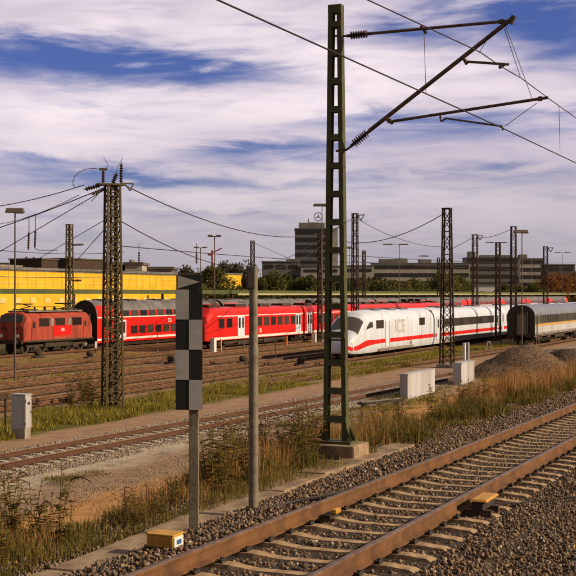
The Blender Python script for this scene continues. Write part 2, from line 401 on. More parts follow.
def gz2(u, v):
    z = gz(u, v)
    if 8.5 < v < 21 and 5 < u < 120: z += .10*math.sin(u*.6+v*1.3)*math.sin(v*.9-u*.23)
    return z
grid('ground', us, vs, gz2, ground_mat())

# ------------------------------------------------------------------ tracks
def pline(pts):                                   # smooth v(u) through control points
    xs = [p[0] for p in pts]; ys = [p[1] for p in pts]
    def f(u):
        if u <= xs[0]: return ys[0]
        if u >= xs[-1]: return ys[-1]
        for i in range(len(xs)-1):
            if xs[i] <= u <= xs[i+1]:
                t = (u-xs[i])/(xs[i+1]-xs[i]); return ys[i]+(ys[i+1]-ys[i])*(t*t*(3-2*t) if len(xs) > 2 else t)
    return f
RAILP = [(-.075,-.172),(.075,-.172),(.075,-.160),(.012,-.135),(.010,-.05),(.036,-.038),(.036,-.008),(.028,0),(-.028,0),(-.036,-.008),(-.036,-.038),(-.010,-.05),(-.012,-.135),(-.075,-.160)]
RM = [0,0,0,0,0,0,1,1,1,0,0,0,0,0]
def mk_sleeper(name, m, detail=True):
    b = MB()
    # tapering concrete sleeper: rail seats raised, waist lower and narrower
    st = [(-1.3,.15,.11,-.055),(-1.22,.15,.09,-.02),(-.98,.15,.085,0),(-.52,.15,.085,0),(-.25,.115,.07,-.035),(.25,.115,.07,-.035),(.52,.15,.085,0),(.98,.15,.085,0),(1.22,.15,.09,-.02),(1.3,.15,.11,-.055)]
    secs = [[(-wb,y,-.20),(wb,y,-.20),(wt,y,h),(-wt,y,h)] for y, wb, wt, h in st]
    b.loft(secs)
    if detail:
        for s in (-1, 1):
            for q in (-1, 1):
                y = s*.75+q*.115
                b.box((0, y, .012), (.13, .07, .03), 1, .8, .6)
                b.tube((0, y, .02), (0, y, .052), .017, n=6, mi=1)
                b.path([(-.055, y-q*.03, .032), (-.06, y+q*.02, .034), (.06, y+q*.02, .034), (.055, y-q*.03, .032)], .009, 5, 1)
    o = b.build(name, [m, M['fastening']]); o.hide_render = False
    return o
def track(label, vf, u0, u1, zf, sm, detail, rm='rail_side', step=.6, ulim=(0,1e9), ballast=None, group=None):
    r0 = W(u0, vf(u0), zf(u0))
    t = root('railway_track', label, 'railway track', (0,0,0), A, group)
    nseg = max(2, int((u1-u0)/2.5))
    uu = [u0+(u1-u0)*i/nseg for i in range(nseg+1)]
    for s in (-1, 1):
        b = MB(); secs = []
        for u in uu:
            v = vf(u)+s*.7535; z = zf(u)
            secs.append([(u, v+a, z+h) for a, h in RAILP])
        b.loft(secs, RM); b.build('rail', [M[rm], M['rail_top'] if rm == 'rail_side' else M['yard_head']], t, fix=False)
    us_ = []; u = u0+.3
    while u < u1: us_.append(u); u += step
    # the hundred sleepers nearest the camera in view become parts, the rest one mesh
    seen = [u for u in us_ if u >= ulim[0]][:100]; rest = [u for u in us_ if u not in set(seen)]
    proto = mk_sleeper('sleeper', sm, detail); proto.parent = t
    def ang(u): return math.atan((vf(u+.5)-vf(u-.5)))
    first = True
    for u in seen:
        o = proto if first else dup(proto, t)
        first = False
        o.location = (u, vf(u), zf(u)-.185); o.rotation_euler = (0, rnd.uniform(-.01,.01), ang(u)+rnd.uniform(-.012,.012))
        o.location.z += rnd.uniform(-.004,.004)
    if rest:
        me = proto.data; nv = len(me.vertices); co = np.empty(nv*3); me.vertices.foreach_get('co', co); co = co.reshape(-1, 3)
        b = MB()
        for u in rest:
            b.add([(c[0]+u, c[1]+vf(u), c[2]+zf(u)-.185) for c in co[:40]], [tuple(p.vertices) for p in me.polygons if max(p.vertices) < 40])
        ro = b.build('sleepers', [sm], t, fix=False); ro['kind'] = 'stuff'
    if ballast:
        b = MB(); bm_, half, drop = ballast
        for u in uu: pass
        secs = []
        for u in uu:
            v = vf(u); z = zf(u)
            secs.append([(u, v-half-.55, z-drop), (u, v-half, z-.225), (u, v, z-.235), (u, v+half, z-.225), (u, v+half+.55, z-drop)])
        b.loft(secs, cap=(False, False), closed=False)
        o = b.build('ballast_bed', [bm_], None, fix=False); o.rotation_euler = (0,0,A); tag(o, kind='structure')
    return t
M['ballast'] = mat('ballast_under', (.055,.032,.020), .95, col2=(.025,.015,.010), scale=30, bump=1, bscale=40)
M['ballast_yard'] = mat('ballast_yard', (.33,.18,.085), .95, col2=(.18,.10,.045), scale=1.2, bump=1, bscale=18)
M['ballast_pale'] = mat('ballast_pale', (.38,.29,.22), .95, col2=(.20,.13,.09), scale=12, bump=1, bscale=25)
fgv = lambda u: TV
track('rusty foreground track with tan concrete sleepers in brown ballast', fgv, -6, 190, rt, M['sleeper'], True, ulim=(8.5, 0), ballast=(M['ballast'], 1.75, .40))
midv = pline([(-20, 24.4), (34, 23.1), (68, 21.2), (110, 20.2), (200, 19)])
midv = (lambda pts: (lambda u: float(np.interp(u, pts[0], pts[1]))))(([-20,10,34,50,68,90,120,200],[25.2,24.2,23.1,22.15,21.2,20.3,19.6,18.6]))
zy = lambda u: .24
track('rusty single track with pale sleepers between the dirt strip and the grass strip', midv, 5, 190, zy, M['sleeper_pale'], False, 'rail_mid', ulim=(25, 0), ballast=(M['ballast_pale'], 1.6, .235))
cv = lambda u: float(np.interp(u, [60,80,100,120,300],[30.2,28.6,27.0,26.2,23]))
track('yard track overgrown by grass that leads to the silver passenger coach', cv, 62, 330, zy, M['sleeper_dark'], False, 'rail_yard', ulim=(62,0), ballast=(M['ballast_yard'], 1.5, .235))
tv = [(34.5,'yard track the white express train stands on',36),(38.3,'empty yard track directly behind the white express train',40),(42.4,'empty yard track second behind the white express train',42),
      (47.6,'empty yard track directly before the red commuter train',45),(52.4,'yard track the red commuter train stands on',50),(63,'yard track the faded red locomotive and double-deck coaches stand on',56)]
for v, lab, ul in tv:
    track(lab, (lambda vv: (lambda u: vv))(v), 25, 420, zy, M['sleeper_dark'], False, 'rail_yard', step=.65, ulim=(ul, 0), ballast=(M['ballast_yard'], 1.5, .235))

# ballast stones as geometry near the camera
cube = np.array([(-1,-1,-1),(1,-1,-1),(1,1,-1),(-1,1,-1),(-1,-1,1),(1,-1,1),(1,1,1),(-1,1,1)], float)
cf = np.array([(0,3,2,1),(4,5,6,7),(0,1,5,4),(1,2,6,5),(2,3,7,6),(3,0,4,7)])
def stones(name, label, pos, size, m):
    n = len(pos); s = size[:, None, None]
    base = cube[None]*(rng.uniform(.35,1.0,(n,8,3)))*rng.uniform(.5,1.3,(n,1,3))
    q = rng.normal(size=(n,4)); q /= np.linalg.norm(q, axis=1)[:, None]
    a, b, c, d = q.T
    Rm = np.stack([1-2*(c*c+d*d),2*(b*c-a*d),2*(b*d+a*c),2*(b*c+a*d),1-2*(b*b+d*d),2*(c*d-a*b),2*(b*d-a*c),2*(c*d+a*b),1-2*(b*b+c*c)],-1).reshape(n,3,3)
    v = np.einsum('nij,nkj->nki', Rm, base)*s*.55+pos[:, None, :]
    f = (cf[None]+8*np.arange(n)[:, None, None]).reshape(-1,4)
    o = npmesh(name, v.reshape(-1,3), f, m); o.rotation_euler = (0,0,A)
    return tag(o, label, 'gravel', kind='stuff')
def tru(u): return np.interp(u, [11,14,19], [7.02,7.32,7.62])
def fg_stones(n, u0, u1, v0, v1, s0, s1):
    u = rng.uniform(u0, u1, n); v = rng.uniform(v0, v1, n)
    t = np.abs(v-TV); R_ = 2.84-.0153*(u-9.74)
    z = R_-.205-np.clip((t-1.75)/.55, 0, 1)*.13
    z = np.where(v < TV-1.8, R_-.26-np.clip((2.6-v)*.04,0,.2), z)
    z += rng.uniform(-.05,.022,n)
    ph = np.abs(((u-(-5.7))+.3) % .6-.3)
    keep = ~((t < 1.33) & (ph < .155)) & ~(np.abs(t-.7535) < .085) & ~((np.abs(v-tru(u)) < .29) & (u < 23.6))
    inside = (t < 1.33); z = np.where(inside, z-.035, z)
    sz = s0+(s1-s0)*rng.random(n)**1.6
    return np.stack([u, v, z], -1)[keep], sz[keep]
parts = [fg_stones(56000, 8.5, 17, 1.2, 7.9, .018, .052), fg_stones(48000, 17, 30, 1.8, 8.1, .022, .058), fg_stones(28000, 30, 62, 2.4, 7.6, .034, .07)]
# thin spill of stones on the far side of the cable trough
pu = rng.uniform(8,50,7000); pv = 7.95+np.abs(rng.normal(0,.28,7000)); parts.append((np.stack([pu,pv,2.84-.0153*(pu-9.74)-.36+rng.uniform(-.02,.03,7000)],-1), rng.uniform(.02,.05,7000)))
stones('ballast_stones', 'brown crushed stone ballast around the foreground track', np.concatenate([p[0] for p in parts]), np.concatenate([p[1] for p in parts]), M['stone'])
n = 26000; u = rng.uniform(24, 90, n); mv = np.interp(u, [-20,10,34,50,68,90,120,200],[25.2,24.2,23.1,22.15,21.2,20.3,19.6,18.6])
v = mv+rng.uniform(-2.3,2.3,n); t = np.abs(v-mv); ph = np.abs(((u-5.3)+.3) % .6-.3)
k = ~((t < 1.32) & (ph < .15)) & ~(np.abs(t-.7535) < .09)
z = np.where(t < 1.6, .03, .03-(t-1.6)*.05)+rng.uniform(-.02,.03,n)
stones('ballast_stones', 'pale crushed stone ballast around the single middle track', np.stack([u,v,z],-1)[k], rng.uniform(.035,.065,n)[k], M['stone_pale'])
n = 9000; u = rng.uniform(16, 60, n); v = np.clip(rng.normal(18.3, .9, n), 14, 21)
zz = np.array([gz2(a, b) for a, b in zip(u, v)])
stones('gravel', 'loose pale gravel scattered on the dirt before the middle track', np.stack([u,v,zz+.01],-1), rng.uniform(.015,.042,n), M['stone_dirt'])

# cable trough: concrete lids along the foreground track (one run of covers, every lid a part)
t = root('cable_trough', 'row of tan concrete trough covers beside the foreground ballast', 'cable trough', (0,0,0), A)
b = MB(); b.box((0,0,0), (.985,.52,.09)); lid = b.build('trough_cover', M['concrete'], t, bevel=.012)
us_ = [7+1.0*i for i in range(17)]
for i, u in enumerate(us_):
    o = lid if i == 0 else dup(lid, t)
    o.location = (u, float(tru(u)), rt(u)-.335+rnd.uniform(-.012,.012)); o.rotation_euler = (rnd.uniform(-.02,.02), .0153+rnd.uniform(-.01,.01), math.atan(float(tru(u+.5)-tru(u-.5)))+rnd.uniform(-.012,.012))

# ------------------------------------------------------------------ foreground mast and its cantilever
MU = 21.1
mb_ = Q(336, 443, MU); mt_ = Q(334, 6, MU); bu, bv = UV(mb_)
H_ = mt_.z-mb_.z
mast = root('catenary_mast', 'tall dark green battened mast in the foreground holding the wire cantilever', 'catenary mast', mb_, A)
def mw(z): return .47+(.26-.47)*z/H_
for s in (-1, 1):
    b = MB(); lw = .095
    # a channel section: web outside, flanges turned inwards
    def yo(z): return s*mw(z)/2
    for (a0, a1, x0, x1) in ((0, .022, -.075, .075), (.022, .09, -.075, -.061), (.022, .09, .061, .075)):
        p = []
        for z in (0, H_):
            y0 = yo(z)-s*a0; y1 = yo(z)-s*a1
            p.append([(x0,y0,z),(x1,y0,z),(x1,y1,z),(x0,y1,z)])
        b.loft(p)
    b.build('leg', M['mast_green'], mast)
zz = .45
k = 0
while zz < H_-.3:
    for sx_ in (-1, 1):
        b = MB(); b.box((sx_*.083, 0, zz), (.014, mw(zz)-.01, .115)); b.build('batten_plate', M['mast_green'], mast, bevel=.003)
    zz += .53
b = MB(); b.box((0,0,H_-.07),(.176,mw(H_)+.004,.16)); b.build('cap_plate', M['mast_green'], mast, bevel=.004)
b = MB(); b.box((0,0,.03),(.46,.74,.05)); 
for s in (-1,1):
    for q in (-1,1):
        b.tube((q*.18,s*.31,.05),(q*.18,s*.31,.13),.022,n=6)
        b.add([(q*.09,s*.24,.055),(q*.09,s*.36,.055),(q*.09,s*.24,.33),(q*.10,s*.24,.055),(q*.10,s*.36,.055),(q*.10,s*.24,.33)],[(0,1,2),(5,4,3),(0,1,4,3),(1,2,5,4),(2,0,3,5)])
b.build('base_plate', M['mast_green'], mast)
b = MB(); b.box((0,-.03,-.42),(.85,1.0,.85),0,.97,.97); b.build('foundation', M['concrete'], mast, bevel=.03)
# little number plate on the mast leg is left blank
cant = root('cantilever', 'dark tubular cantilever arm reaching over the foreground track with insulators', 'cantilever', Q(341,35,MU-.1))
c0 = cant.location.copy()
def q_(px, py, du=0.): return Q(px, py, MU+du)-c0
def insul(name, p, q, r=.075, n=7):
    b = MB(); p = Vector(p); q = Vector(q); d = (q-p); Ln = d.length
    prof = [(.02,0),(.03,.0),(.03,Ln*.12)]
    for i in range(n):
        z = Ln*(.14+.72*i/n); h = Ln*.72/n
        prof += [(.026,z),(r,z+h*.45),(r*.95,z+h*.6),(.026,z+h*.75)]
    prof += [(.03,Ln*.88),(.03,Ln),(.02,Ln)]
    b.lathe(prof, p, 14, 0, d); return b.build(name, M['insul'], cant, smooth=True)
def tube(name, pts, r, m='tube', par=None, n=10):
    b = MB(); b.path(pts, r, n); return b.build(name, M[m], par or cant, smooth=True)
tube('fixing', [q_(335,36), q_(350,36)], .022); insul('insulator', q_(347,36), q_(371,33.5)); tube('top_tube', [q_(370,33.6), q_(508,21)], .028)
tube('fixing', [q_(336,151), q_(346,150), q_(353,145)], .022); insul('insulator', q_(351,146), q_(370,130.5), .085); tube('diagonal_tube', [q_(369,131), q_(514,17)], .040)
tube('registration_tube', [q_(388,122), q_(548,97.5)], .028)
tube('steady_arm', [q_(440,115), q_(441,121.5), q_(446,118.3), q_(502,126.3), q_(503,130)], .018)
tube('messenger_arm', [q_(465,61.5), q_(509,64.5)], .024)
tube('clamp', [q_(499,68), q_(505,64)], .03); tube('clamp', [q_(510,24), q_(514,16)], .05); tube('clamp', [q_(499,22), q_(504,21)], .045)
tube('clamp', [q_(386,118), q_(393,123)], .04); tube('clamp', [q_(421,26), q_(426,33)], .03); tube('clamp', [q_(538,99), q_(542,98.5)], .045); tube('clamp', [q_(463,57),q_(467,64)], .035)
for a, c in (((424,30),(426,94)), ((504.5,29),(520.7,78)), ((506,27),(532,98)), ((492,31),(479,53)), ((537,103),(505,126))):
    tube('hanger', [q_(*a), q_(*c)], .006)
# wires ---------------------------------------------------------------
def sagline(a, b, sag, n=14):
    a = Vector(a); b = Vector(b); out = []
    for i in range(n+1):
        t = i/n; p = a.lerp(b, t); p.z -= sag*4*t*(1-t); out.append(p)
    return out
def wire(label, pts, r=.012, name='overhead_wire', group=None, extra=None):
    p0 = pts[0]; ro = None
    b = MB(); b.path([Vector(p)-Vector(p0) for p in pts], r, 5)
    o = b.build(name, M['wire']); o.location = p0; return tag(o, label, 'overhead wire', group)
cw = [P(218,0,11.8), P(500,127,21.05), P(576,163,26.6)]
d0 = (cw[0]-cw[1]).normalized(); d1 = (cw[2]-cw[1]).normalized()
cwp = [cw[0]+d0*14, cw[0], cw[1], cw[2], cw[2]+d1*38]
wire('contact wire crossing above the foreground track, lower of the two', cwp, .0105, 'contact_wire')
mp_ = [P(368,0,15.7), P(480,52,19.9), P(500,66,21.0), P(521,78,22.2), P(548,98,24.3), P(576,118,26.8)]
dd = (mp_[0]-mp_[1]).normalized(); de = (mp_[-1]-mp_[-2]).normalized()
wire('messenger wire above the contact wire at the cantilever tip', [mp_[0]+dd*20]+mp_+[mp_[-1]+Vector((.42,1,.005)).normalized()*38], .0095, 'messenger_wire')
a = P(559,106,25.3); bb = P(560,150,24.9)
wire('short dropper between messenger and contact wire right of the cantilever', [a, bb], .005, 'dropper')

# ------------------------------------------------------------------ marker board and posts
def pt(px, py, v): return P(px, py, dV(px, v))
def ptg(px, py, dz=-.36):                            # where that sight line meets the bed beside the track
    d = 15.
    for _ in range(30):
        p = P(px, 0, d); z = rt(UV(p)[0])+dz; d = (CAMZ-z)*F/(py-HZ)
    return P(px, py, d)
p0 = ptg(194, 532.5, -.27)
sg = root('marker_board', 'tall black and grey chequered railway marker board on a grey post', 'railway sign', p0, R(-3))
d = p0.y; k = d/F
b = MB(); b.box((0,0,(531-277)*k/2),(.115,.07,(531-277)*k)); b.build('post', M['post'], sg, bevel=.006)
bx0, bx1 = (176.3-194)*k, (203-194)*k; 
rows = [(288,318),(318,348),(348,378),(378,408)]
b = MB(); b.box(((bx0+bx1)/2,-.055,(531-348)*k),(bx1-bx0,.03,120*k)); b.build('board', M['black'], sg, bevel=.004)
for i, (y0, y1) in enumerate(rows):
    c = bx0 if i % 2 == 0 else (bx0+bx1)/2; wd = (bx1-bx0)/2
    b = MB(); b.box((c+wd/2,-.073,(531-(y0+y1)/2)*k),(wd-.004,.005,(y1-y0)*k-.004)); b.build('grey_square', M['board_grey'], sg)
b = MB(); b.box(((178-194)*k*.5+(202.5-194)*k*.5,-.053,(531-280.5)*k),(24.5*k,.026,14.6*k)); tp = b.build('arrow_plate', M['black'], sg, bevel=.004)
b = MB(); z0 = (531-287)*k; z1 = (531-274)*k; xa = (178.6-194)*k; xb = (200.5-194)*k
b.add([(xa,-.0685,z0),(xa,-.0685,z1),(xb,-.0685,(z0+z1)/2),(xa,-.072,z0),(xa,-.072,z1),(xb,-.072,(z0+z1)/2)],[(0,1,2),(3,5,4),(0,2,5,3),(2,1,4,5),(1,0,3,4)]); b.build('arrow', M['board_grey'], tp)
b = MB(); 
for zc in ((531-300)*k,(531-395)*k): b.box((0,-.012,zc),(.2,.10,.05))
b.build('bracket', M['post'], sg)
p0 = ptg(253.5, 513.5, -.27); k = p0.y/F
ps = root('round_post', 'plain tall concrete post standing left of the green mast', 'post', p0, R(8))
b = MB(); b.tube((0,0,-.1),(0,0,(512-345)*k),.066,.063,n=20); b.build('lower_shaft', M['post'], ps, smooth=True)
b = MB(); b.tube((0,0,(512-345)*k),(0,0,(512-265)*k),.058,.056,n=20); b.build('upper_shaft', M['post'], ps, smooth=True)
b = MB(); b.box((-.04,0,(512-276)*k),(.10,.14,22*k)); b.build('cap_box', M['dark'], ps, bevel=.01)
# yellow box by the ballast
p0 = ptg(165, 548, -.215)
t = root('cable_junction_box', 'yellow box with a white label beside the marker board post', 'junction box', p0, R(-24))
b = MB(); b.box((0,0,.09),(.33,.24,.135)); b.build('body', M['yellow'], t, bevel=.012)
b = MB(); b.box((0,0,.166),(.35,.26,.018)); b.build('lid', M['yellow'], t, bevel=.006)
b = MB(); b.box((.172,0,.09),(.008,.2,.11)); lb = b.build('label', M['label'], t)
b = MB(); b.box((.178,.0,.085),(.004,.10,.05)); b.build('print', M['blue'], lb)
b = MB(); b.box((0,0,.01),(.25,.18,.04)); b.build('foot', M['dark'], t)
# train-stop magnet at the right rail
um = uV(481, 3.93); t = root('track_magnet', 'yellow topped track magnet outside the right rail of the foreground track', 'track magnet', W(um,3.9,rt(um)-.12), A)
b = MB(); b.box((0,0,.035),(.62,.16,.12),0); b.build('housing', M['dark'], t, bevel=.02)
b = MB(); b.box((-.02,-.02,.112),(.66,.24,.03),0,.92,.8); b.build('cover', M['yellow'], t, bevel=.008)
b = MB(); b.box((.2,.02,-.07),(.08,.36,.10)); b.box((-.2,.02,-.07),(.08,.36,.10)); b.build('bracket', M['tube'], t)
b = MB(); b.path([(.3,-.02,.0),(.5,-.12,-.05),(.9,-.3,-.09),(1.5,-.8,-.08),(2.4,-1.5,-.1)],.014,6); b.build('cable', M['wire'], t)
um = uV(334, 5.45); t = root('rail_sensor', 'small yellow sensor inside the left rail of the foreground track', 'rail sensor', W(um,5.42,rt(um)-.09), A)
b = MB(); b.box((0,0,0),(.17,.07,.06)); b.build('housing', M['yellow'], t, bevel=.012)
b = MB(); b.box((0,.08,-.06),(.30,.12,.05)); b.build('clamp', M['dark'], t)
b = MB(); b.path([Vector((0,0,0)),W(-1.0,.15,-.05)-W(0,0,0),W(-2.4,.9,.0)-W(0,0,0)],.0,3) if False else None
# black bent tube laid as a dark line over the ballast
uc = uV(300, 6.3)
pts = [W(uc+1.6, 5.8, rt(uc)-.16), W(uc+.9, 6.0, rt(uc)-.15), W(uc+.1, 6.35, rt(uc)-.17), W(uc-1.0, 6.65, rt(uc)-.2), W(uc-1.6,6.9,rt(uc)-.28)]
b = MB(); b.path([p-pts[0] for p in pts], .022, 7); o = b.build('cable', M['wire'], smooth=True); o.location = pts[0]; tag(o, 'thick black line lying on the ballast left of the track', 'cable')

# ------------------------------------------------------------------ cabinets and concrete boxes
def gp(px, py, z=0.):
    d = (CAMZ-z)*F/(py-HZ); return P(px, py, d)
def boxthing(name, label, cat, px, py, L_, D_, Hh, m, nseg=1, plinth=True, rz=None, zb=0., group=None):
    p = gp(px, py, zb); t = root(name, label, cat, p, A if rz is None else rz, group)
    if plinth:
        b = MB(); b.box((0,0,.16),(L_*.92,D_*.92,.5)); b.build('plinth', M['concrete_grey'], t, bevel=.02)
        z0 = .36
    else: z0 = 0
    for i in range(nseg):
        w_ = L_/nseg; x = -L_/2+w_*(i+.5)
        b = MB(); b.box((x,0,z0+(Hh-z0)/2),(w_-.02,D_,Hh-z0)); b.build('body' if nseg == 1 else 'module', m, t, bevel=.02)
    return t, z0
t, z0 = boxthing('relay_cabinet', 'white upright relay cabinet standing in the grass at the left', 'cabinet', 21.5, 438, .42, .62, 1.62, M['cab'])
b = MB(); b.box((0,-.318,z0+.62),(.36,.012,1.12)); d = b.build('door', M['cab'], t, bevel=.004)
b = MB(); b.box((.13,-.33,z0+.62),(.02,.02,.12)); b.build('handle', M['dark'], d)
for zz in (z0+.2, z0+1.05):
    b = MB(); b.box((-.19,-.325,zz),(.03,.03,.10)); b.build('hinge', M['skirt'], d)
b = MB(); b.box((0,-.327,z0+.95),(.14,.006,.10)); b.build('label_plate', M['dark'], d)
b = MB(); b.box((0,0,1.64),(.46,.68,.04)); b.build('lid', M['cab'], t)
t, z0 = boxthing('concrete_housing', 'long pale concrete housing of three modules right of the green mast', 'concrete box', 418, 395.5, 4.9, .42, 1.25, M['cab'], 3, False)
b = MB(); b.box((0,0,1.27),(4.9,.46,.05)); b.build('lid', M['cab'], t)
t, z0 = boxthing('concrete_housing', 'shorter pale concrete housing with two white posts behind it', 'concrete box', 464, 384, 3.0, .5, 1.3, M['cab'], 2, False)
b = MB(); b.box((0,0,1.32),(3.0,.54,.05)); b.build('lid', M['cab'], t)
tt = root('signal_post', 'pair of white uprights with a dark panel rising behind the shorter housing', 'signal post', gp(466,376), A)
for x, m_ in ((-.45,'line_white'),(.45,'cab')):
    b = MB(); b.box((x,0,1.1),(.22,.16,2.2)); b.build('upright', M[m_], tt, bevel=.01)
b = MB(); b.box((0,0.02,1.9),(.7,.08,.5)); b.build('panel', M['dark'], tt)
# dark low cable tray in front of the long housing
p = gp(381, 408); t = root('cable_tray', 'low dark cable tray lying left of the long concrete housing', 'cable tray', p, A+R(-20))
b = MB(); b.box((0,0,.3),(2.9,.5,.10)); b.build('tray', M['dark'], t)
b = MB(); b.box((0,0,.37),(2.9,.06,.04)); b.build('rim', M['skirt'], t)
for x in (-1.2,0,1.2):
    b = MB(); b.box((x,0,.12),(.12,.4,.25)); b.build('foot', M['concrete_grey'], t)
# frame at the left edge
p = gp(1.5, 432); t = root('metal_frame', 'low dark metal frame at the left edge beside the cabinet', 'frame', p, A)
for x in (-.6,.25):
    b = MB(); b.tube((x,0,0),(x,0,1.45),.045); b.build('post', M['lattice_rust'], t)
b = MB(); b.box((-.2,0,1.4),(1.1,.12,.2)); b.build('crossbar', M['lattice_rust'], t)
# gravel mounds
def mound(name, label, px, py, rx, ry, h, m, seed, z=0., flat=.0):
    p = gp(px, py, z); rs = random.Random(seed); nn = 44; V_=[]; F_=[]
    from mathutils import noise as mn
    for i in range(nn+1):
        for j in range(nn+1):
            x = (i/nn*2-1); y = (j/nn*2-1); r = math.hypot(x, y)
            hh = max(0, 1-r*1.02); hh = min(hh, 1-flat); hh = hh/(1-flat) if flat else hh
            nz = mn.fractal(Vector((x*3+seed, y*3, seed)), 1, 2, 5)*.16*min(1, hh*4)
            fine = mn.noise(Vector((x*22, y*22, seed)))*.018*min(1, hh*8)
            V_.append((x*rx, y*ry, max(-.2, (hh+nz*.5+fine)*h-.05)))
    V_ = np.array(V_); i = np.arange(nn)[:, None]*(nn+1)+np.arange(nn)[None]
    Fc = np.stack([i, i+nn+1, i+nn+2, i+1], -1).reshape(-1,4)
    o = npmesh(name, V_, Fc, m); o.location = p; o.data.polygons.foreach_set('use_smooth', [True]*len(o.data.polygons))
    tag(o, label, 'mound'); zz_ = V_[:, 2].reshape(nn+1, nn+1); ns = 5200
    a_ = rng.uniform(.5, nn-.5, ns); b_ = rng.uniform(.5, nn-.5, ns); ia = a_.astype(int); ib = b_.astype(int); fa = a_-ia; fb = b_-ib
    z_ = (zz_[ia,ib]*(1-fa)*(1-fb)+zz_[ia+1,ib]*fa*(1-fb)+zz_[ia,ib+1]*(1-fa)*fb+zz_[ia+1,ib+1]*fa*fb)
    ps3 = np.stack([(a_/nn*2-1)*rx, (b_/nn*2-1)*ry, z_], -1)[z_ > -.02]
    so = stones('stones', None, ps3, .03+.08*rng.random(len(ps3))**3, M['stone_mound']); so.rotation_euler = (0,0,0); so.parent = o
    if 'category' in so: del so['category']
    return o
mound('gravel_mound', 'large grey brown cone of gravel beyond the dry grass', 526, 377, 4.7, 3.6, 2.12, M['mound'], 3, flat=.10)
mound('gravel_mound', 'low dark lumpy rubble heap right behind the gravel cone', 566, 369, 3.4, 3.0, 1.45, M['mound_dark'], 9, flat=.2)
mound('gravel_mound', 'flat pale gravel patch heap at the right edge behind the rubble', 585, 358, 6.5, 3.4, .75, M['ballast_pale'], 5, flat=.5)

# ------------------------------------------------------------------ lattice masts
def lattice(t, H, w0, w1, m, x=0., y=0., step=None, r=.035):
    """four corner legs plus zigzag bracing on every face"""
    def c(s, q, z):
        w_ = w0+(w1-w0)*z/H; return Vector((x+s*w_/2, y+q*w_/2, z))
    for s in (-1,1):
        for q in (-1,1):
            b = MB(); b.bar(c(s,q,0), c(s,q,H), r*2.2, r*2.2); b.build('leg', m, t)
    b = MB(); step = step or w0*1.0; nz = max(4, int(H/step))
    for i in range(nz):
        z0 = H*i/nz; z1 = H*(i+1)/nz
        for (s0,q0,s1,q1) in ((-1,-1,1,-1),(1,-1,1,1),(1,1,-1,1),(-1,1,-1,-1)):
            if i % 2: s0,q0,s1,q1 = s1,q1,s0,q0
            b.bar(c(s0,q0,z0), c(s1,q1,z1), r*1.3, r*1.0); b.bar(c(s0,q0,z1), c(s1,q1,z1), r*1.2, r*1.0)
    b.build('bracing', m, t)
def insulator(t, p, q, r=.09, n=5):
    b = MB(); p = Vector(p); q = Vector(q); d = q-p; Ln = d.length; prof = [(.02,0),(.03,0)]
    for i in range(n):
        z = Ln*(.08+.84*i/n); h = Ln*.84/n; prof += [(.035,z),(r,z+h*.5),(.035,z+h*.9)]
    prof += [(.03,Ln),(.02,Ln)]
    b.lathe(prof, p, 10, 0, d); return b.build('insulator', M['insul'], t)
# the switching mast at the left
pb = gp(112.5, 411); d = pb.y; k = d/F
t = root('switch_mast', 'tall tapering lattice mast with switch gear on top at the left', 'catenary mast', pb, R(24))
Hm = (411-186)*k
lattice(t, Hm, .80, .56, M['lattice'], step=.46, r=.040); lattice(t, Hm, .26, .20, M['lattice'], x=.03, step=.30, r=.028)
b = MB(); b.box((-.1,0,Hm+.06),(1.25,.7,.08)); b.build('platform', M['lattice'], t)
ins = insulator(t, (-.44,0,Hm+.1),(-.44,0,Hm+.7),.10,6)
b = MB(); b.box((-.44,0,Hm+.75),(.34,.16,.10)); b.path([(-.36,0,Hm+.75),(-.2,0,Hm+.95),(-.42,0,Hm+1.3)],.012,5); b.build('arc_horn', M['dark'], t)
insulator(t, (.0,0,Hm+.1),(.2,0,Hm+.6),.13,5); insulator(t, (.40,0,Hm+.1),(.42,0,Hm+1.1),.10,7)
b = MB(); b.path([(.2,0,Hm+.6),(.24,0,Hm+.9),(.38,0,Hm+1.15),(.5,0,Hm+1.3)],.012,5); b.build('arc_horn', M['dark'], t)
b = MB(); b.path([(.45,0,Hm+.15),(1.0,0,Hm+.15),(.85,0,Hm-.2),(.6,0,Hm+.1)],.03,6); b.build('side_bracket', M['lattice'], t)
b = MB(); b.path([(-.5,0,Hm+.74),(-.9,0,Hm+.78),(-1.25,0,Hm+.72),(-1.55,0,Hm+.58),(-1.78,0,Hm+.36),(-1.86,0,Hm+.12),(-1.82,0,Hm-.06),(-1.7,0,Hm-.14)],.016,5); b.build('jumper_loop', M['wire'], t)
insulator(t, (-.55,0,Hm+.02),(-1.35,-.1,Hm-.22),.11,6); insulator(t, (-.3,0,Hm-.15),(-1.1,-.3,Hm-.45),.08,5)
b = MB(); b.path([(-.55,0,Hm-.25),(-1.0,0,Hm-.75)],.02,5); b.build('strut', M['lattice'], t)

def lmast(name, label, px, ytop, v, w0, w1, m, group=None, arm=None, foot=None, r=.045, step=None):
    p = P(px, 0, dV(px, v)); p.z = 0; k = p.y/F
    t = root(name, label, 'catenary mast', p, A, group); Hh = CAMZ+(HZ-ytop)*k
    lattice(t, Hh, w0, w1, m, r=r, step=step)
    b = MB(); b.box((0,0,Hh+.03),(w1*1.3,w1*1.3,.08)); b.build('cap', m, t)
    b = MB(); b.box((0,0,.1),(w0*1.5,w0*1.5,.3)); b.build('foundation', M['concrete_grey'], t)
    if arm == 'tri':
        b = MB(); b.path([(.1,-.2,Hh-.15),(.2,-1.0,Hh-.1),(.2,-.65,Hh-.7),(.15,-.3,Hh-.15)],.05,5); b.build('bracket', m, t)
    if arm == 'cant':
        b = MB(); b.path([(0,-.2,Hh-1.0),(0,-2.6,Hh-1.0)],.05,5); b.path([(0,-.2,Hh-3.0),(0,-2.6,Hh-1.0)],.05,5); b.build('cantilever_arm', M['tube'], t)
    return t, Hh
GL = 'lattice masts across the yard'
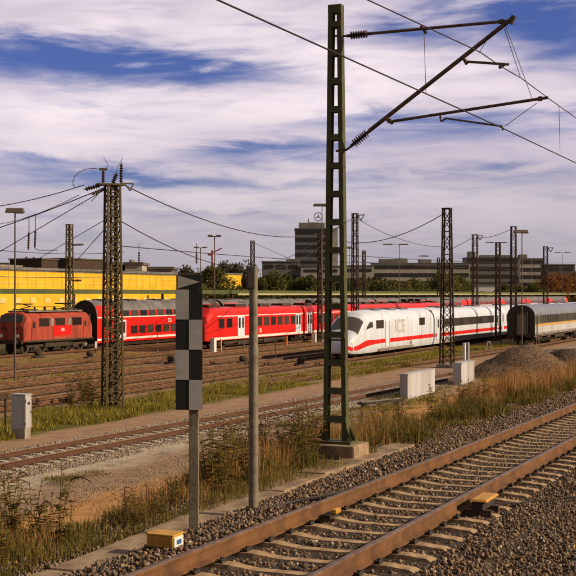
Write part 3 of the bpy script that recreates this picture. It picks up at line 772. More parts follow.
lmast('lattice_mast', 'lattice mast standing in front of the white express train', 447, 209, 24.3, .85, .50, M['lattice_rust'], GL, r=.045, step=.8)
lmast('lattice_mast', 'dark lattice mast with a triangular top bracket right of the green mast', 355, 214, 46.0, .65, .5, M['lattice_rust'], GL, 'tri', step=.7)
lmast('lattice_mast', 'lattice mast in front of the yellow building left of the switch gear mast', 69.5, 225, 68, .6, .45, M['lattice'], GL, step=.7)
lmast('lattice_mast', 'lattice mast beside the lamp above the silver coach', 513.5, 227, 30.6, .65, .5, M['lattice_rust'], GL, step=.9)
lmast('lattice_mast', 'lattice mast with bracket above the white express coaches', 475, 235, 41, .7, .6, M['lattice_rust'], GL, 'tri', step=.9)
lmast('lattice_mast', 'lattice mast at the far right with a bracket on top', 545.5, 247, 32.5, .55, .5, M['lattice_rust'], GL, 'tri', step=.9)
lmast('lattice_mast', 'short lattice mast behind the plain concrete post', 252.5, 241, 86, .6, .5, M['lattice_rust'], GL, step=.9)
lmast('lattice_mast', 'thin lattice mast in front of the grey tower', 320, 232, 50.2, .45, .35, M['lattice_rust'], GL, step=.8)
lmast('lattice_mast', 'short lattice mast right beside the long office block', 364, 251, 68, .5, .42, M['lattice_rust'], GL, step=.9)
lmast('lattice_mast', 'short dark mast with a cross bar left of the white train mast', 438.5, 258, 68, .5, .42, M['lattice_rust'], GL, step=.9)
lmast('lattice_mast', 'thin mast rising from the roof of the white express train', 498, 243, 30.8, .5, .42, M['lattice_rust'], GL, step=.8)

# lamps
def lamp(label, px, ylamp, yfoot, hw, double=False, off=0., foot_v=None, group='lamp posts over the tracks', pr=.07):
    p = gp(px, yfoot) if foot_v is None else P(px, 0, dV(px, foot_v)); p.z = 0; k = p.y/F; Hh = CAMZ+(HZ-ylamp)*k
    t = root('street_lamp', label, 'lamp post', p, R(rnd.uniform(-6,6)), group)
    b = MB(); b.tube((0,0,0),(0,0,Hh-.1),pr,pr*.65,n=10); b.build('pole', M['lampm'], t, smooth=True)
    w_ = hw*k
    if double:
        b = MB(); b.tube((-w_*.8,0,Hh-.05),(w_*.8,0,Hh-.05),.04); b.build('crossarm', M['lampm'], t)
        for s in (-1,1):
            b = MB(); b.box((s*w_*.6+off*k,0,Hh+.02),(w_*.78,.35,.16),0,.85,.7); b.build('lamp_head', M['lampm'], t, bevel=.03)
    else:
        b = MB(); b.box((off*k,0,Hh),(w_*2,.42,.30),0,.9,.6); h = b.build('lamp_head', M['lampm'], t, bevel=.05)
        b = MB(); b.box((off*k+w_*.5,0,Hh-.16),(w_*.8,.3,.05)); b.build('lens', M['cab'], h)
    return t
lamp('lamp post with flat brown head at the far left edge', 15, 210.5, 380, 9.5)
lamp('double headed lamp behind the arrow of the marker board', 200.5, 247.5, 0, 7, True, foot_v=75)
lamp('taller double headed lamp before the red commuter train nose', 214.5, 236, 350, 7, True)
lamp('lamp post with flat head in front of the grey tower', 322, 205, 0, 9, off=0, foot_v=48.5)
lamp('wide crossarm lamp over the white express train', 399.5, 244.5, 0, 13, True, off=-4, foot_v=57)
lamp('slim lamp post standing in front of the silver coach', 522, 231.5, 353, 7.5, off=-1, pr=.06)
lamp('wide crossarm lamp over the express train coaches', 499, 242.5, 0, 11, True, off=-3, foot_v=46)
lamp('small double lamp at the far right above the autumn tree', 562.5, 252.5, 0, 8, True, foot_v=50)
lamp('small flat lamp above the left of the office block', 424, 256, 0, 5, False, foot_v=100, pr=.05)
lamp('lamp post with small head right of the green mast', 349.5, 247.5, 0, 5, False, off=-2, foot_v=66, pr=.05)
b = None
# wires of the yard
def yw(label, a, c, r=.03, sag=0., n=10, group=None): return wire(label, sagline(P(*a), P(*c), sag, n), r, group=group)
yw('wire from the left edge up to the topmost insulator of the switch gear mast', (-60,211,66), (84,185,56), .022, .3)
yw('wire sloping from the left edge to just under the switch gear mast platform', (-60,246,66), (104,188,56), .026, .15)
yw('steepest wire from the left edge to the switch gear mast', (-60,287,70), (104,190,56), .02, .0)
yw('thin slack wire above the left lamp post', (-60,220,90), (79,195,57), .016, .9)
yw('wire from the switch gear mast down to the roof of the yellow building', (106.5,219,56), (38,259,90), .02)
yw('short stay wire descending left from the switch gear mast', (106.5,227,56), (78,259,72), .02)
yw('long sagging wire from the switch gear mast top to the grey tower side', (124,185,56), (352,219,132), .028, 2.2, 24)
yw('lower sagging wire right of the switch gear mast', (120.5,221,56), (330,237,130), .024, 2.9, 24)
yw('wire from the mast before the express train down to the left', (445,213,88), (341,241,120), .035, .9)
yw('wire crossing behind the green mast down to the right', (358,219,133), (446,247,150), .03, .8)
yw('wire rising from the express train mast towards the bracket mast', (450,250,120), (474,237,140), .035)
yw('wire linking two masts over the express coaches', (477,238,150), (513,228,126), .03, .3)
yw('wire from the green mast left into the trees', (341,226,75), (268,262,190), .03, .6)
yw('wire between the short mast and the grey tower', (254,243,200), (340,281,240), .035, .0)
yw('nearly level contact wire over the commuter train', (120.5,246,56), (445,262,190), .022, .5, 18)
yw('level contact wire over the yellow building roof', (-40,246,100), (124,252,130), .03, .4)
yw('lowest level wire before the yellow building', (-40,268,80), (210,268,140), .02, .3)
yw('level wire above the office block', (330,254,140), (600,262,260), .04, .6)
yw('thin wire across the office block windows', (360,262,150), (610,272,260), .035, .3)
yw('dark wire before the yellow cladding', (-40,275,84), (104,277,96), .022, .1)
# section insulators hanging from wires at the left
for i, (px, y0, y1, d) in enumerate(((29,216,250,64),(35.5,215,248,64))):
    p = P(px, y0, d); t = root('hanging_insulator', ('left' if i == 0 else 'right')+' of the two hanging insulators beside the left lamp', 'insulator', p)
    k = d/F; b = MB(); b.tube((0,0,0),(0,0,-(y1-y0)*k*.45),.022); b.build('rod', M['dark'], t)
    insulator(t, (0,0,-(y1-y0)*k*.45), (-.04,0,-(y1-y0)*k), .07, 7)
    if i: b = MB(); b.path([(-.04,0,-(y1-y0)*k),(.15,0,-(y1-y0)*k-.12),(1.2,0,-(y1-y0)*k-.12)],.02,5); b.build('tail_wire', M['dark'], t)
for lab, a, c in (('horizontal insulator right of the yellow building mast',(72,245,118),(84,244.5,118)),('lower horizontal insulator before the yellow cladding',(72,280.5,118),(82,280.5,118)),('hanging insulator above the white roofed house',(139,258-7,140),(139,265,140)),('hanging insulator left of the small double lamp',(196.5,252,130),(196.5,264,130))):
    p = P(*a); t = root('insulator', lab, 'insulator', p); insulator(t, (0,0,0), P(*c)-p, .16 if a[2] > 100 else .1, 5)
    b = MB(); b.tube((0,0,0),(0,0,.9) if a[0] > 100 else (-.6,0,0),.03); b.build('rod', M['dark'], t)

# ------------------------------------------------------------------ trains
def arc_profile(hw, zb, zs, zt, n=6, bulge=1.):
    """closed cross-section: bottom, side up to zs, rounded roof to zt; returned from near-side bottom over the roof to the far side"""
    pts = [(-hw+.06, zb), (-hw, zb+.25), (-hw, zs)]
    for i in range(1, n):
        a = math.pi/2*i/n; pts.append((-hw*math.cos(a)**.8*1.0, zs+(zt-zs)*math.sin(a)**(1.0)))
    pts.append((0, zt))
    return pts+[(-y, z) for y, z in reversed(pts[:-1])]
def bogie(parent, x, z=.0, wr=.46, m='grime'):
    b = MB()
    for s in (-1,1):
        b.box((x, s*1.0, .62),(2.9,.12,.22)); b.box((x, s*1.02, .5),(.8,.16,.34))
        for q in (-1.25,1.25): b.box((x+q, s*1.06, .46),(.34,.14,.30))
    b.box((x,0,.6),(.7,2.0,.3))
    bo = b.build('bogie', M[m], parent)
    for q in (-1.25,1.25):
        b = MB()
        for s in (-1,1): b.lathe([(.0,-.06),(wr*.9,-.06),(wr,-.05),(wr,.05),(wr+.03,.06),(0,.06)],(x+q,s*.75,wr),18,0,(0,s,0))
        b.tube((x+q,-.75,wr),(x+q,.75,wr),.07); b.build('wheelset', M['dark'], parent)
def side_part(name, parent, m, x0, x1, z0, z1, hw, proud=.012, both=True, m2=None):
    b = MB()
    b.box(((x0+x1)/2, -hw-proud/2+.004, (z0+z1)/2), (x1-x0, proud+.008, z1-z0))
    if both: b.box(((x0+x1)/2, hw+proud/2-.004, (z0+z1)/2), (x1-x0, proud+.008, z1-z0))
    return b.build(name, m, parent)
def windows(parent, xs, w_, z0, z1, hw, m=None, name='window', proud=.016, frame=None):
    b = MB(); b.box((0,.004,0),(w_+.09,.03,z1-z0+.09),1); b.box((0,0,0),(w_,.03,z1-z0)); o = b.build(name, [m or M['glass'], M['dark']], parent)
    for i, x in enumerate(xs):
        c = o if i == 0 else dup(o, parent)
        c.location = (x, -hw-proud+.012, (z0+z1)/2)
        if frame: pass
    return o
def gangway(parent, x, s, hw=.75, z0=1.0, z1=3.3):
    b = MB(); b.box((x+s*.14,0,(z0+z1)/2),(.28,hw*2,z1-z0)); b.build('gangway', M['dark'], parent, bevel=.06)
    b = MB(); b.box((x+s*.1,-.85,1.0),(.2,.3,.3)); b.box((x+s*.1,.85,1.0),(.2,.3,.3)); b.build('buffer', M['dark'], parent)
def pantograph(parent, x, z, up=False, h=.55):
    b = MB()
    b.box((x,0,z+.12),(1.6,1.6,.08))
    for s in (-1,1):
        for q in (-1,1): b.lathe([(.05,0),(.1,.03),(.05,.06),(.1,.09),(.05,.12)],(x+s*.6,q*.6,z),8)
    b.path([(x-.7,0,z+.18),(x+.8,0,z+.18+h*.5),(x-.3,0,z+.18+h)],.05,6)
    b.tube((x-.3,-.9,z+.2+h),(x-.3,.9,z+.2+h),.05); b.tube((x-.1,-.9,z+.2+h),(x-.1,.9,z+.2+h),.04)
    return b.build('pantograph', M['dark'], parent)
def rootT(name, label, u, v, cat='train'): return root(name, label, cat, W(u, v, .24), A)

# --- white express train
ic = rootT('express_train', 'white high-speed train with a red stripe and sloping nose', 0, 34.5)
SV = 34.5-1.5; uN = uV(353, SV); ic.location = W(uN, 34.5, .24)
def ice_prof(f, hw, zt, zb=.32):
    """f: 0 at the nose tip .. 1 full section"""
    base = [(-1.30,.32),(-1.46,.62),(-1.5,1.0),(-1.5,1.75),(-1.5,2.75),(-1.43,3.1),(-1.25,3.4),(-.95,3.64),(-.5,3.79),(0,3.84)]
    out = []
    for y, z in base:
        zz = zb+(z-.32)/(3.84-.32)*(zt-zb); out.append((y*hw/1.5, zz))
    return out+[(-y, z) for y, z in reversed(out[:-1])]
LI = uV(434, SV)-uN
nose = [(0,.62,1.10,.60),(.10,.88,1.35,.48),(.32,1.10,1.62,.40),(.75,1.28,1.92,.36),(1.3,1.42,2.22,.34),(1.9,1.45,2.62,.32),(2.5,1.47,3.05,.32),(3.2,1.49,3.46,.32),(4.2,1.5,3.72,.32),(6.4,1.5,3.84,.32)]
secs = [[(x, y, z) for y, z in ice_prof(1, hw, zt, zb)] for x, hw, zt, zb in nose]
secs += [[(x, y, z) for y, z in ice_prof(1, 1.5, 3.84)] for x in (LI*.5, LI-.15)]
b = MB(); b.loft(secs); car = b.build('driving_coach', M['white'], ic, smooth=True)
def npos(x, i):                                    # point of the loft at distance x and profile index i
    for (a, c) in zip(nose[:-1], nose[1:]):
        if a[0] <= x <= c[0]:
            t = (x-a[0])/(c[0]-a[0]); q = [a[j]+(c[j]-a[j])*t for j in range(4)]
            pr = ice_prof(1, q[1], q[2], q[3]); lo = int(math.floor(i)); hi = min(lo+1, len(pr)-1); s_ = i-lo
            return Vector((x, pr[lo][0]*(1-s_)+pr[hi][0]*s_, pr[lo][1]*(1-s_)+pr[hi][1]*s_))
def patch(name, parent, m, quad, nu=8, nv=8, off=.02):
    """quad: four (x,i) corners on the nose surface"""
    b = MB(); V_ = []
    for a in range(nu+1):
        for c in range(nv+1):
            s_, t_ = a/nu, c/nv
            x = (quad[0][0]*(1-s_)+quad[1][0]*s_)*(1-t_)+(quad[3][0]*(1-s_)+quad[2][0]*s_)*t_
            i = (quad[0][1]*(1-s_)+quad[1][1]*s_)*(1-t_)+(quad[3][1]*(1-s_)+quad[2][1]*s_)*t_
            p = npos(x, i); nrm = (npos(min(x+.05,6.3), i)-p).cross(npos(x, min(i+.1,17.9))-p)
            if nrm.length < 1e-9: nrm = Vector((0,0,1))
            nrm.normalize()
            if nrm.dot(p-Vector((x+1.0,0,1.6))) < 0: nrm = -nrm
            V_.append(p+nrm*off)
    F_ = [(a*(nv+1)+c, (a+1)*(nv+1)+c, (a+1)*(nv+1)+c+1, a*(nv+1)+c+1) for a in range(nu) for c in range(nv)]
    b.add(V_, F_); return b.build(name, m, parent, smooth=True)
patch('windscreen', car, M['glass'], [(1.45,5.0),(2.95,5.7),(2.95,12.3),(1.45,13.0)], 6, 24)
patch('cab_side_window', car, M['glass'], [(3.1,3.75),(4.7,3.7),(4.7,4.55),(4.0,4.6)], 4, 4)
patch('front_grille', car, M['dark'], [(.16,5.4),(.27,5.4),(.27,12.6),(.16,12.6)], 3, 20)
patch('nose_stripe', car, M['red'], [(.5,1.7),(5.6,2.03),(5.6,2.48),(.5,2.9)], 12, 4, .012)
patch('nose_stripe', car, M['red'], [(.16,2.6),(.5,1.7),(.5,2.9),(.16,3.6)], 4, 4, .014)
px2x = lambda px: uV(px, SV)-uN
for x in (px2x(380),): 
    b = MB(); b.box((x,-1.503,2.62),(1.9,.03,.70)); b.build('window', M['glass'], car, bevel=.01)
b = MB(); b.box((px2x(422),-1.503,2.62),(1.7,.03,.70)); b.build('window', M['glass'], car, bevel=.01)
side_part('red_stripe', car, M['red'], 5.55, LI-.2, 1.02, 1.36, 1.5)
for x in (px2x(387.5),):
    b = MB(); b.box((x,-1.506,1.75),(1.0,.014,2.1)); b.build('door', M['white'], car, bevel=.01); 
    b = MB(); b.box((x-.55,-1.505,1.75),(.03,.022,2.2)); b.box((x+.55,-1.505,1.75),(.03,.022,2.2)); b.build('door_seal', M['skirt'], car)
b = MB(); b.box((LI-2.6,-1.505,1.9),(.03,.02,2.9)); b.build('panel_joint', M['skirt'], car)
o = lettering('ICE', 1.6, (px2x(400),-1.508,2.3), car, M['lettering']); o.scale = (1.25,1,1)
side_part('skirt', car, M['skirt'], 6.4, LI-6.5, .34, .58, 1.46, .03)
bogie(car, 3.6); bogie(car, LI-3.6)
b = MB(); b.box((LI/2,0,.42),(LI-8,2.3,.4)); b.build('underframe', M['grime'], car)
b = MB(); b.box((LI,0,2.1),(.5,2.5,3.0)); b.build('gangway', M['dark'], car, bevel=.1)
for ii in (3.2, 13.8):
    patch('headlight', car, M['label'], [(.5,ii+.3),(.95,ii+.3),(.95,ii+.9),(.5,ii+.9)], 3, 3, .015)
patch('front_flap_joint', car, M['skirt'], [(.30,6.0),(.34,6.0),(.34,12.0),(.30,12.0)], 2, 12, .012)
patch('windscreen_divider', car, M['skirt'], [(1.5,8.93),(2.9,8.93),(2.9,9.07),(1.5,9.07)], 6, 2, .03)
for xx in (7.0, 14.2, 17.6, LI-1.2):
    b = MB(); b.box((xx,-1.502,2.1),(.02,.012,2.9)); b.build('panel_joint', M['skirt'], car)
b = MB(); b.box((px2x(411),-1.506,.8),(.6,.01,.3)); b.build('service_hatch', M['skirt'], car)
for xx in (8.5, 12.5, 16.0):
    b = MB(); b.box((xx,0,3.86),(2.2,1.3,.12),0,.9,.8); b.build('roof_unit', M['roof_grey'], car, bevel=.03)
def ice_coach(x0, Ln):
    b = MB(); b.loft([[(x, y, z) for y, z in ice_prof(1, 1.5, 3.84)] for x in (x0+.25, x0+Ln-.25)]); c = b.build('coach', M['white'], ic, smooth=True)
    side_part('window_band', c, M['dark'], x0+3.2, x0+Ln-3.0, 1.92, 2.72, 1.5, .008)
    xs = [x0+4.2+1.95*i for i in range(int((Ln-8.2)/1.95)+1)]
    windows(c, xs, 1.55, 1.98, 2.66, 1.5, proud=.012)
    side_part('red_stripe', c, M['red'], x0+.3, x0+Ln-.3, 1.02, 1.36, 1.5)
    for x in (x0+1.4, x0+Ln-1.4):
        b = MB(); b.box((x,-1.506,1.85),(.95,.02,2.2)); d = b.build('door', M['white'], c, bevel=.02)
        b = MB(); b.box((x,-1.52,2.3),(.4,.01,.8)); b.build('door_window', M['glass'], c)
        b = MB(); b.box((x-.5,-1.503,1.85),(.03,.02,2.2)); b.box((x+.5,-1.503,1.85),(.03,.02,2.2)); b.build('door_seal', M['dark'], c)
    side_part('skirt', c, M['skirt'], x0+3.8, x0+Ln-3.8, .34, .85, 1.47, .05)
    bogie(c, x0+3.6); bogie(c, x0+Ln-3.6)
    b = MB(); b.box((x0+Ln/2,0,.45),(Ln-8,2.3,.5)); b.build('underframe', M['grime'], c)
    b = MB(); b.box((x0+Ln,0,2.1),(.5,2.5,3.0)); b.build('gangway', M['dark'], c, bevel=.1)
    for q in range(3):
        b = MB(); b.box((x0+6+q*7,0,3.87),(2.6,1.2,.14)); b.build('roof_unit', M['roof_grey'], c, bevel=.03)
for i in range(7): ice_coach(LI+27*i, 27)

# --- red double-deck train
SVd = 63-1.4; uD = uV(96, SVd)
dd_ = rootT('double_deck_train', 'red double-deck train with grey roof behind the commuter train', uD, 63)
def dd_coach(x0, Ln, prow=False):
    pr = [(-1.36,.5),(-1.4,.8),(-1.4,2.95)]+[(-1.4+.02,3.0),(-1.33,3.45),(-1.18,3.9),(-.9,4.25),(-.45,4.5),(0,4.58)]
    pr = pr+[(-y,z) for y,z in reversed(pr[:-1])]
    n_ = len(pr); mi = [0]*n_
    for i in range(n_):
        zm = (pr[i][1]+pr[(i+1) % n_][1])/2
        if zm > 2.97 and i != n_-1: mi[i] = 1
    b = MB(); b.loft([[(x,y,z) for y,z in pr] for x in (x0+.2, x0+Ln-.2)], mi, capm=2)
    c = b.build('coach', [M['red'], M['roof_grey'], M['dark']], dd_)
    side_part('white_line', c, M['line_white'], x0+.25, x0+Ln-.25, 2.86, 2.98, 1.4, .012)
    side_part('white_sill', c, M['line_white'], x0+.25, x0+Ln-.25, .72, .92, 1.4, .012)
    xs = [x0+7.0+1.62*i for i in range(9)]
    windows(c, xs, 1.2, 1.28, 1.98, 1.4)
    o = windows(c, [x0+5.4+1.75*i for i in range(10)], 1.3, -.25, .25, 1.375, name='upper_window')
    for q in children(c):
        if q.name.startswith('upper_window'): q.location.z = 3.27; q.location.y = -1.382; q.rotation_euler = (R(-10),0,0)
    b = MB()
    for x in (x0+2.6, x0+Ln-2.6, x0+4.6, x0+Ln-4.6): pass
    for x in (x0+4.6, x0+Ln-4.6):
        b = MB(); b.box((x,-1.41,1.65),(1.7,.03,1.95)); d = b.build('door', M['white'], c, bevel=.02)
        for s in (-.42,.42):
            b = MB(); b.box((x+s,-1.43,1.9),(.45,.014,1.1)); b.build('door_window', M['glass'], c)
    windows(c, [x0+1.7, x0+Ln-1.7], 1.1, 2.0, 2.6, 1.4)
    for xa, xb, q in ((x0+.3, x0+4.2, [(-1.395,2.99),(-1.345,3.45),(-1.20,3.9),(-1.08,4.06)]), (x0+Ln-4.2, x0+Ln-.3, [(-1.395,2.99),(-1.345,3.45),(-1.20,3.9),(-1.08,4.06)]), (x0+4.2, x0+Ln-4.2, [(-1.395,2.99),(-1.345,3.45),(-1.318,3.55)])):
        b = MB()
        b.loft([[(x,y,z) for y,z in q]+[(x,y+.03,z) for y,z in reversed(q)] for x in (xa, xb)]); b.build('red_upper_panel', M['red'], c)
    bogie(c, x0+2.8); bogie(c, x0+Ln-2.8)
    b = MB(); b.box((x0+Ln/2,0,.52),(Ln-9,2.3,.3)); b.build('underframe', M['grime'], c)
    gangway(c, x0+.2, -1); gangway(c, x0+Ln-.2, 1)
    for q in range(5):
        b = MB(); b.box((x0+3+q*5.2,0,4.58),(1.6,1.1,.16),0,.9,.9); b.build('roof_vent', M['grime'], c)
    return c
for i in range(9):
    c = dd_coach(27*i, 26.7)
    if i < 2: lettering('DB', .55, (14.2+27*i,-1.43,2.42), c, M['line_white'])
# --- locomotive
SL = 63-1.5; uL = uV(24.5, SL); LL = uV(93, SL)-uL
lo = root('locomotive', 'faded orange red electric locomotive coupled before the double-deck coaches', 'locomotive', W(uL, 63, .24), A)
pr = [(-1.42,1.0),(-1.5,1.1),(-1.5,2.75),(-1.42,3.15),(-1.1,3.45),(-.5,3.6),(0,3.62)]; pr = pr+[(-y,z) for y,z in reversed(pr[:-1])]
def pf(s, zt, fw=1.): return [(y*fw, 1.0+(z-1.0)*zt) for y, z in pr]
secs = []
for x, fw, zs in ((0,.93,.60),(.06,.95,.66),(.50,.98,.97),(.7,1,1),(LL-.7,1,1),(LL-.50,.98,.97),(LL-.06,.95,.66),(LL,.93,.60)):
    secs.append([(x, y*fw, 1.0+(z-1.0)*zs) for y, z in pr])
b = MB(); b.loft(secs, [0]*3+[0]*8+[0]*2+[0]); bod = b.build('body', M['red_faded'], lo)
b = MB(); b.box((LL/2,0,3.64),(LL-2.4,2.2,.12)); b.build('roof', M['roof_grey'], lo)
b = MB()
for s in (0, 1):
    x0 = .44 if s == 0 else LL-.44; sg_ = 1 if s == 0 else -1
    pts = [Vector((x0-sg_*.33,-1.22,2.72)),Vector((x0-sg_*.33,1.22,2.72)),Vector((x0-sg_*.06,1.16,3.30)),Vector((x0-sg_*.06,-1.16,3.30))]
    off = Vector((-sg_*.07,0,.05)); b.add([p+off for p in pts]+[p for p in pts],[(0,1,2,3),(7,6,5,4),(0,1,5,4),(1,2,6,5),(2,3,7,6),(3,0,4,7)])
    wb = b.build('windscreen', M['glass'], lo) ; b = MB()
windows(lo, [LL*.27, LL*.50, LL*.75], 1.45, 2.35, 3.0, 1.5)
b = MB(); b.box((LL*.64,-1.503,2.68),(.5,.03,.65)); b.box((LL*.38,-1.503,2.68),(.5,.03,.65)); b.build('vent_grille', M['skirt'], lo)
b = MB(); b.box((LL*.53,-1.508,1.92),(2.7,.02,.95)); pl = b.build('red_panel', M['red'], lo)
lettering('DB', .42, (LL*.53,-1.535,1.95), pl, M['line_white'])
for x in (1.35, LL-1.35):
    b = MB(); b.box((x,-1.506,1.95),(.55,.025,1.7)); dr = b.build('door', M['red_faded'], lo, bevel=.01)
    b = MB(); b.box((x,-1.522,2.45),(.35,.012,.5)); b.build('door_window', M['glass'], dr)
    b = MB(); b.tube((x-.36,-1.56,1.1),(x-.36,-1.56,2.2),.02); b.build('handrail', M['dark'], lo)
side_part('sill_band', lo, M['grime'], .3, LL-.3, .98, 1.14, 1.5, .02)
b = MB(); b.box((LL/2,0,.75),(LL*.36,2.5,.6)); b.build('equipment_box', M['grime'], lo, bevel=.05)
bogie(lo, 2.3, wr=.58); bogie(lo, LL-2.3, wr=.58)
b = MB(); b.box((-.05,0,1.02),(.25,2.6,.32)); b.build('buffer_beam', M['grime'], lo)
for s in (-1,1):
    b = MB(); b.tube((-.15,s*.88,1.02),(-.55,s*.88,1.02),.10); b.lathe([(0,0),(.24,0),(.24,.05),(0,.06)],(-.6,s*.88,1.02),14,0,(1,0,0)); b.build('buffer', M['dark'], lo)
    b = MB(); b.lathe([(0,0),(.16,0),(.16,.08),(0,.09)],(-.02,s*.85,1.55),12,0,(-1,0,0)); b.build('headlight', M['label'], lo)
    b = MB(); b.box((-.06+.0,s*.6,2.2),(.05,.5,.12)); b.build('front_vent', M['dark'], lo)
pantograph(lo, 2.2, 3.68, h=.4); pantograph(lo, LL-2.4, 3.68, h=.4)
b = MB()
for q in range(5): b.lathe([(.05,0),(.11,.05),(.05,.1),(.11,.15),(.05,.2),(.11,.25),(.05,.3)],(4.0+q*.75,.3*(-1)**q,3.7),8)
b.path([(3.6,.3,4.02),(LL-3.6,-.3,4.02)],.03,5); b.build('roof_gear', M['dark'], lo)

# --- red commuter train
SE = 52.4-1.42; uE = uV(205, SE)+.5
et = rootT('commuter_train', 'bright red commuter train with pale doors behind the chequered board', uE, 52.4)
prE = [(-1.36,.75),(-1.42,.95),(-1.42,3.1),(-1.34,3.5),(-1.12,3.78),(-.6,3.9),(0,3.92)]; prE = prE+[(-y,z) for y,z in reversed(prE[:-1])]
LE = [uV(304, SE)-uE]; LE += [16.5, 16.5, LE[0]]
x = 0
for ci, Ln in enumerate(LE):
    front = ci == 0; back = ci == 3; secs = []
    ends = [(0,.80,.55,0),(.25,.92,.75,0),(1.1,.99,.96,0),(1.9,1,1,0)] if front else [(.22,1,1,0)]
    for a, fw, zs, _ in ends: secs.append([(x+a, y*fw, .75+(z-.75)*zs) for y, z in prE])
    ends = [(1.9,1,1,0),(1.1,.99,.96,0),(.25,.92,.75,0),(0,.80,.55,0)] if back else [(.22,1,1,0)]
    for a, fw, zs, _ in ends: secs.append([(x+Ln-a, y*fw, .75+(z-.75)*zs) for y, z in prE])
    b = MB(); b.loft(secs); c = b.build('driving_coach' if (front or back) else 'coach', M['red'], et)
    a0 = 1.6 if front else .25; a1 = 1.6 if back else .25
    side_part('white_line', c, M['line_white'], x+a0+.4, x+Ln-a1, 3.0, 3.1, 1.42)
    side_part('white_sill', c, M['line_white'], x+a0-.9 if front else x+a0, x+Ln-a1, .82, 1.06, 1.41)
    doors = [x+Ln*.31, x+Ln-1.6] if front else ([x+1.6, x+Ln*.69] if back else [x+1.6, x+Ln-1.6])
    for dx in doors:
        b = MB(); b.box((dx,-1.428,2.0),(1.5,.03,2.0)); b.build('door', M['white'], c, bevel=.02)
        for s in (-.38,.38):
            b = MB(); b.box((dx+s,-1.447,2.35),(.42,.012,1.0)); b.build('door_window', M['glass'], c)
    xs = []; xx = x+(2.9 if front else 3.0)
    while xx < x+Ln-2.6:
        if all(abs(xx-dx) > 1.45 for dx in doors): xs.append(xx)
        xx += 1.72
    windows(c, xs, 1.12, 1.98, 2.78, 1.42)
    if front: lettering('DB', .55, (doors[0]+4.4,-1.45,1.45), c, M['line_white'])
    if front:
        b = MB(); pts = [Vector((x+.16,-1.12,2.35)),Vector((x+.16,1.12,2.35)),Vector((x+1.0,1.12,3.35)),Vector((x+1.0,-1.12,3.35))]
        off = Vector((-.16,0,.12)); b.add([p+off for p in pts]+pts,[(0,1,2,3),(7,6,5,4),(0,1,5,4),(1,2,6,5),(2,3,7,6),(3,0,4,7)]); b.build('windscreen', M['glass'], c)
    if front: bogie(c, x+3.2, wr=.42)
    bogie(c, x+Ln-.3 if not back else x+Ln-3.2, wr=.42)
    b = MB(); b.box((x+Ln/2,0,.62),(Ln-8,2.2,.5)); b.box((x+Ln*.35,-.9,.5),(2.2,.5,.55)); b.box((x+Ln*.6,-.9,.5),(1.6,.5,.5)); b.build('underframe', M['grime'], c)
    for q in range(4):
        b = MB(); b.box((x+3+q*(Ln-6)/3,0,4.02),(2.6,1.4,.26),0,.92,.85); b.build('roof_unit', M['grime'], c)
    if not back:
        b = MB(); b.box((x+Ln,0,2.2),(.46,2.3,2.8)); b.build('gangway', M['dark'], c)
    if ci in (1, 3):
        pantograph(c, x+Ln*.45, 3.95, h=.8); pantograph(c, x+Ln*.65, 3.95, h=.6)
        for q in range(5):
            b = MB(); b.box((x+Ln*.35+q*1.5,(-1)**q*.3,4.2),(1.0,1.0,.5),0,.8,.7); b.build('roof_equipment', M['dark'], c)
    x += Ln

# --- silver passenger coach(es) at the right
SS = 26.2; 
pc0 = gp(535, 345.5, .24); uS, vS = UV(pc0); vS += 1.42
ps_ = root('passenger_coach', 'grey roofed passenger coach with ochre stripe and dark open end', 'passenger coach', W(uS, vS, .24), A+math.atan(-.016))
prS = [(-1.36,.95),(-1.41,1.1),(-1.41,3.0)]+[(-1.38,3.2),(-1.26,3.48),(-1.05,3.72),(-.7,3.93),(-.35,4.03),(0,4.06)]; prS = prS+[(-y,z) for y,z in reversed(prS[:-1])]
for ci in range(3):
    x0 = 27*ci; Ln = 26.4; n_ = len(prS); mi = [1 if (prS[i][1]+prS[(i+1) % n_][1])/2 > 3.05 and i != n_-1 else 0 for i in range(n_)]
    b = MB(); b.loft([[(x,y,z) for y,z in prS] for x in (x0, x0+Ln)], mi, capm=2)
    c = b.build('coach', [M['olive'], M['silver'], M['dark']], ps_, smooth=True)
    side_part('ochre_stripe', c, M['ochre'], x0+.1, x0+Ln-.1, 1.92, 2.12, 1.41)
    side_part('pale_band', c, M['cab'], x0+.1, x0+Ln-.1, 1.22, 1.90, 1.41, .010)
    side_part('sill_band', c, M['skirt'], x0+.1, x0+Ln-.1, .98, 1.2, 1.41, .010)
    windows(c, [x0+2.9+1.12*i for i in range(19)], .78, 2.25, 2.95, 1.41)
    for xx in (x0+1.0, x0+Ln-1.0):
        b = MB(); b.box((xx,-1.42,2.05),(.8,.03,2.1)); dr = b.build('door', M['olive'], c, bevel=.02)
        b = MB(); b.box((xx,-1.44,2.5),(.5,.014,.8)); b.build('door_window', M['glass'], c)
    b = MB()
    for ye in (-.62,.62): b.box((x0-.14,ye,2.1),(.30,.16,2.3))
    b.box((x0-.14,0,3.3),(.30,1.4,.16)); b.build('gangway_bellows', M['dark'], c, bevel=.04)
    b = MB(); b.box((x0-.02,0,2.15),(.03,1.0,2.1)); b.build('end_door', M['skirt'], c)
    b = MB()
    for s in (-1,1): b.tube((x0,s*.88,1.02),(x0-.45,s*.88,1.02),.10); b.lathe([(0,0),(.24,0),(.24,.05),(0,.06)],(x0-.5,s*.88,1.02),14,0,(1,0,0))
    b.build('buffer', M['dark'], c)
    bogie(c, x0+3.2); bogie(c, x0+Ln-3.2)
    b = MB(); b.box((x0+Ln/2,-.3,.75),(5,1.8,.5)); b.box((x0+Ln*.3,-.6,.8),(2,1.0,.4)); b.build('underframe', M['grime'], c)
    b = MB(); 
    for s in (-1,1): b.box((x0+Ln/2,s*1.15,.9),(Ln-1,.1,.16))
    b.build('sole_bar', M['skirt'], c)

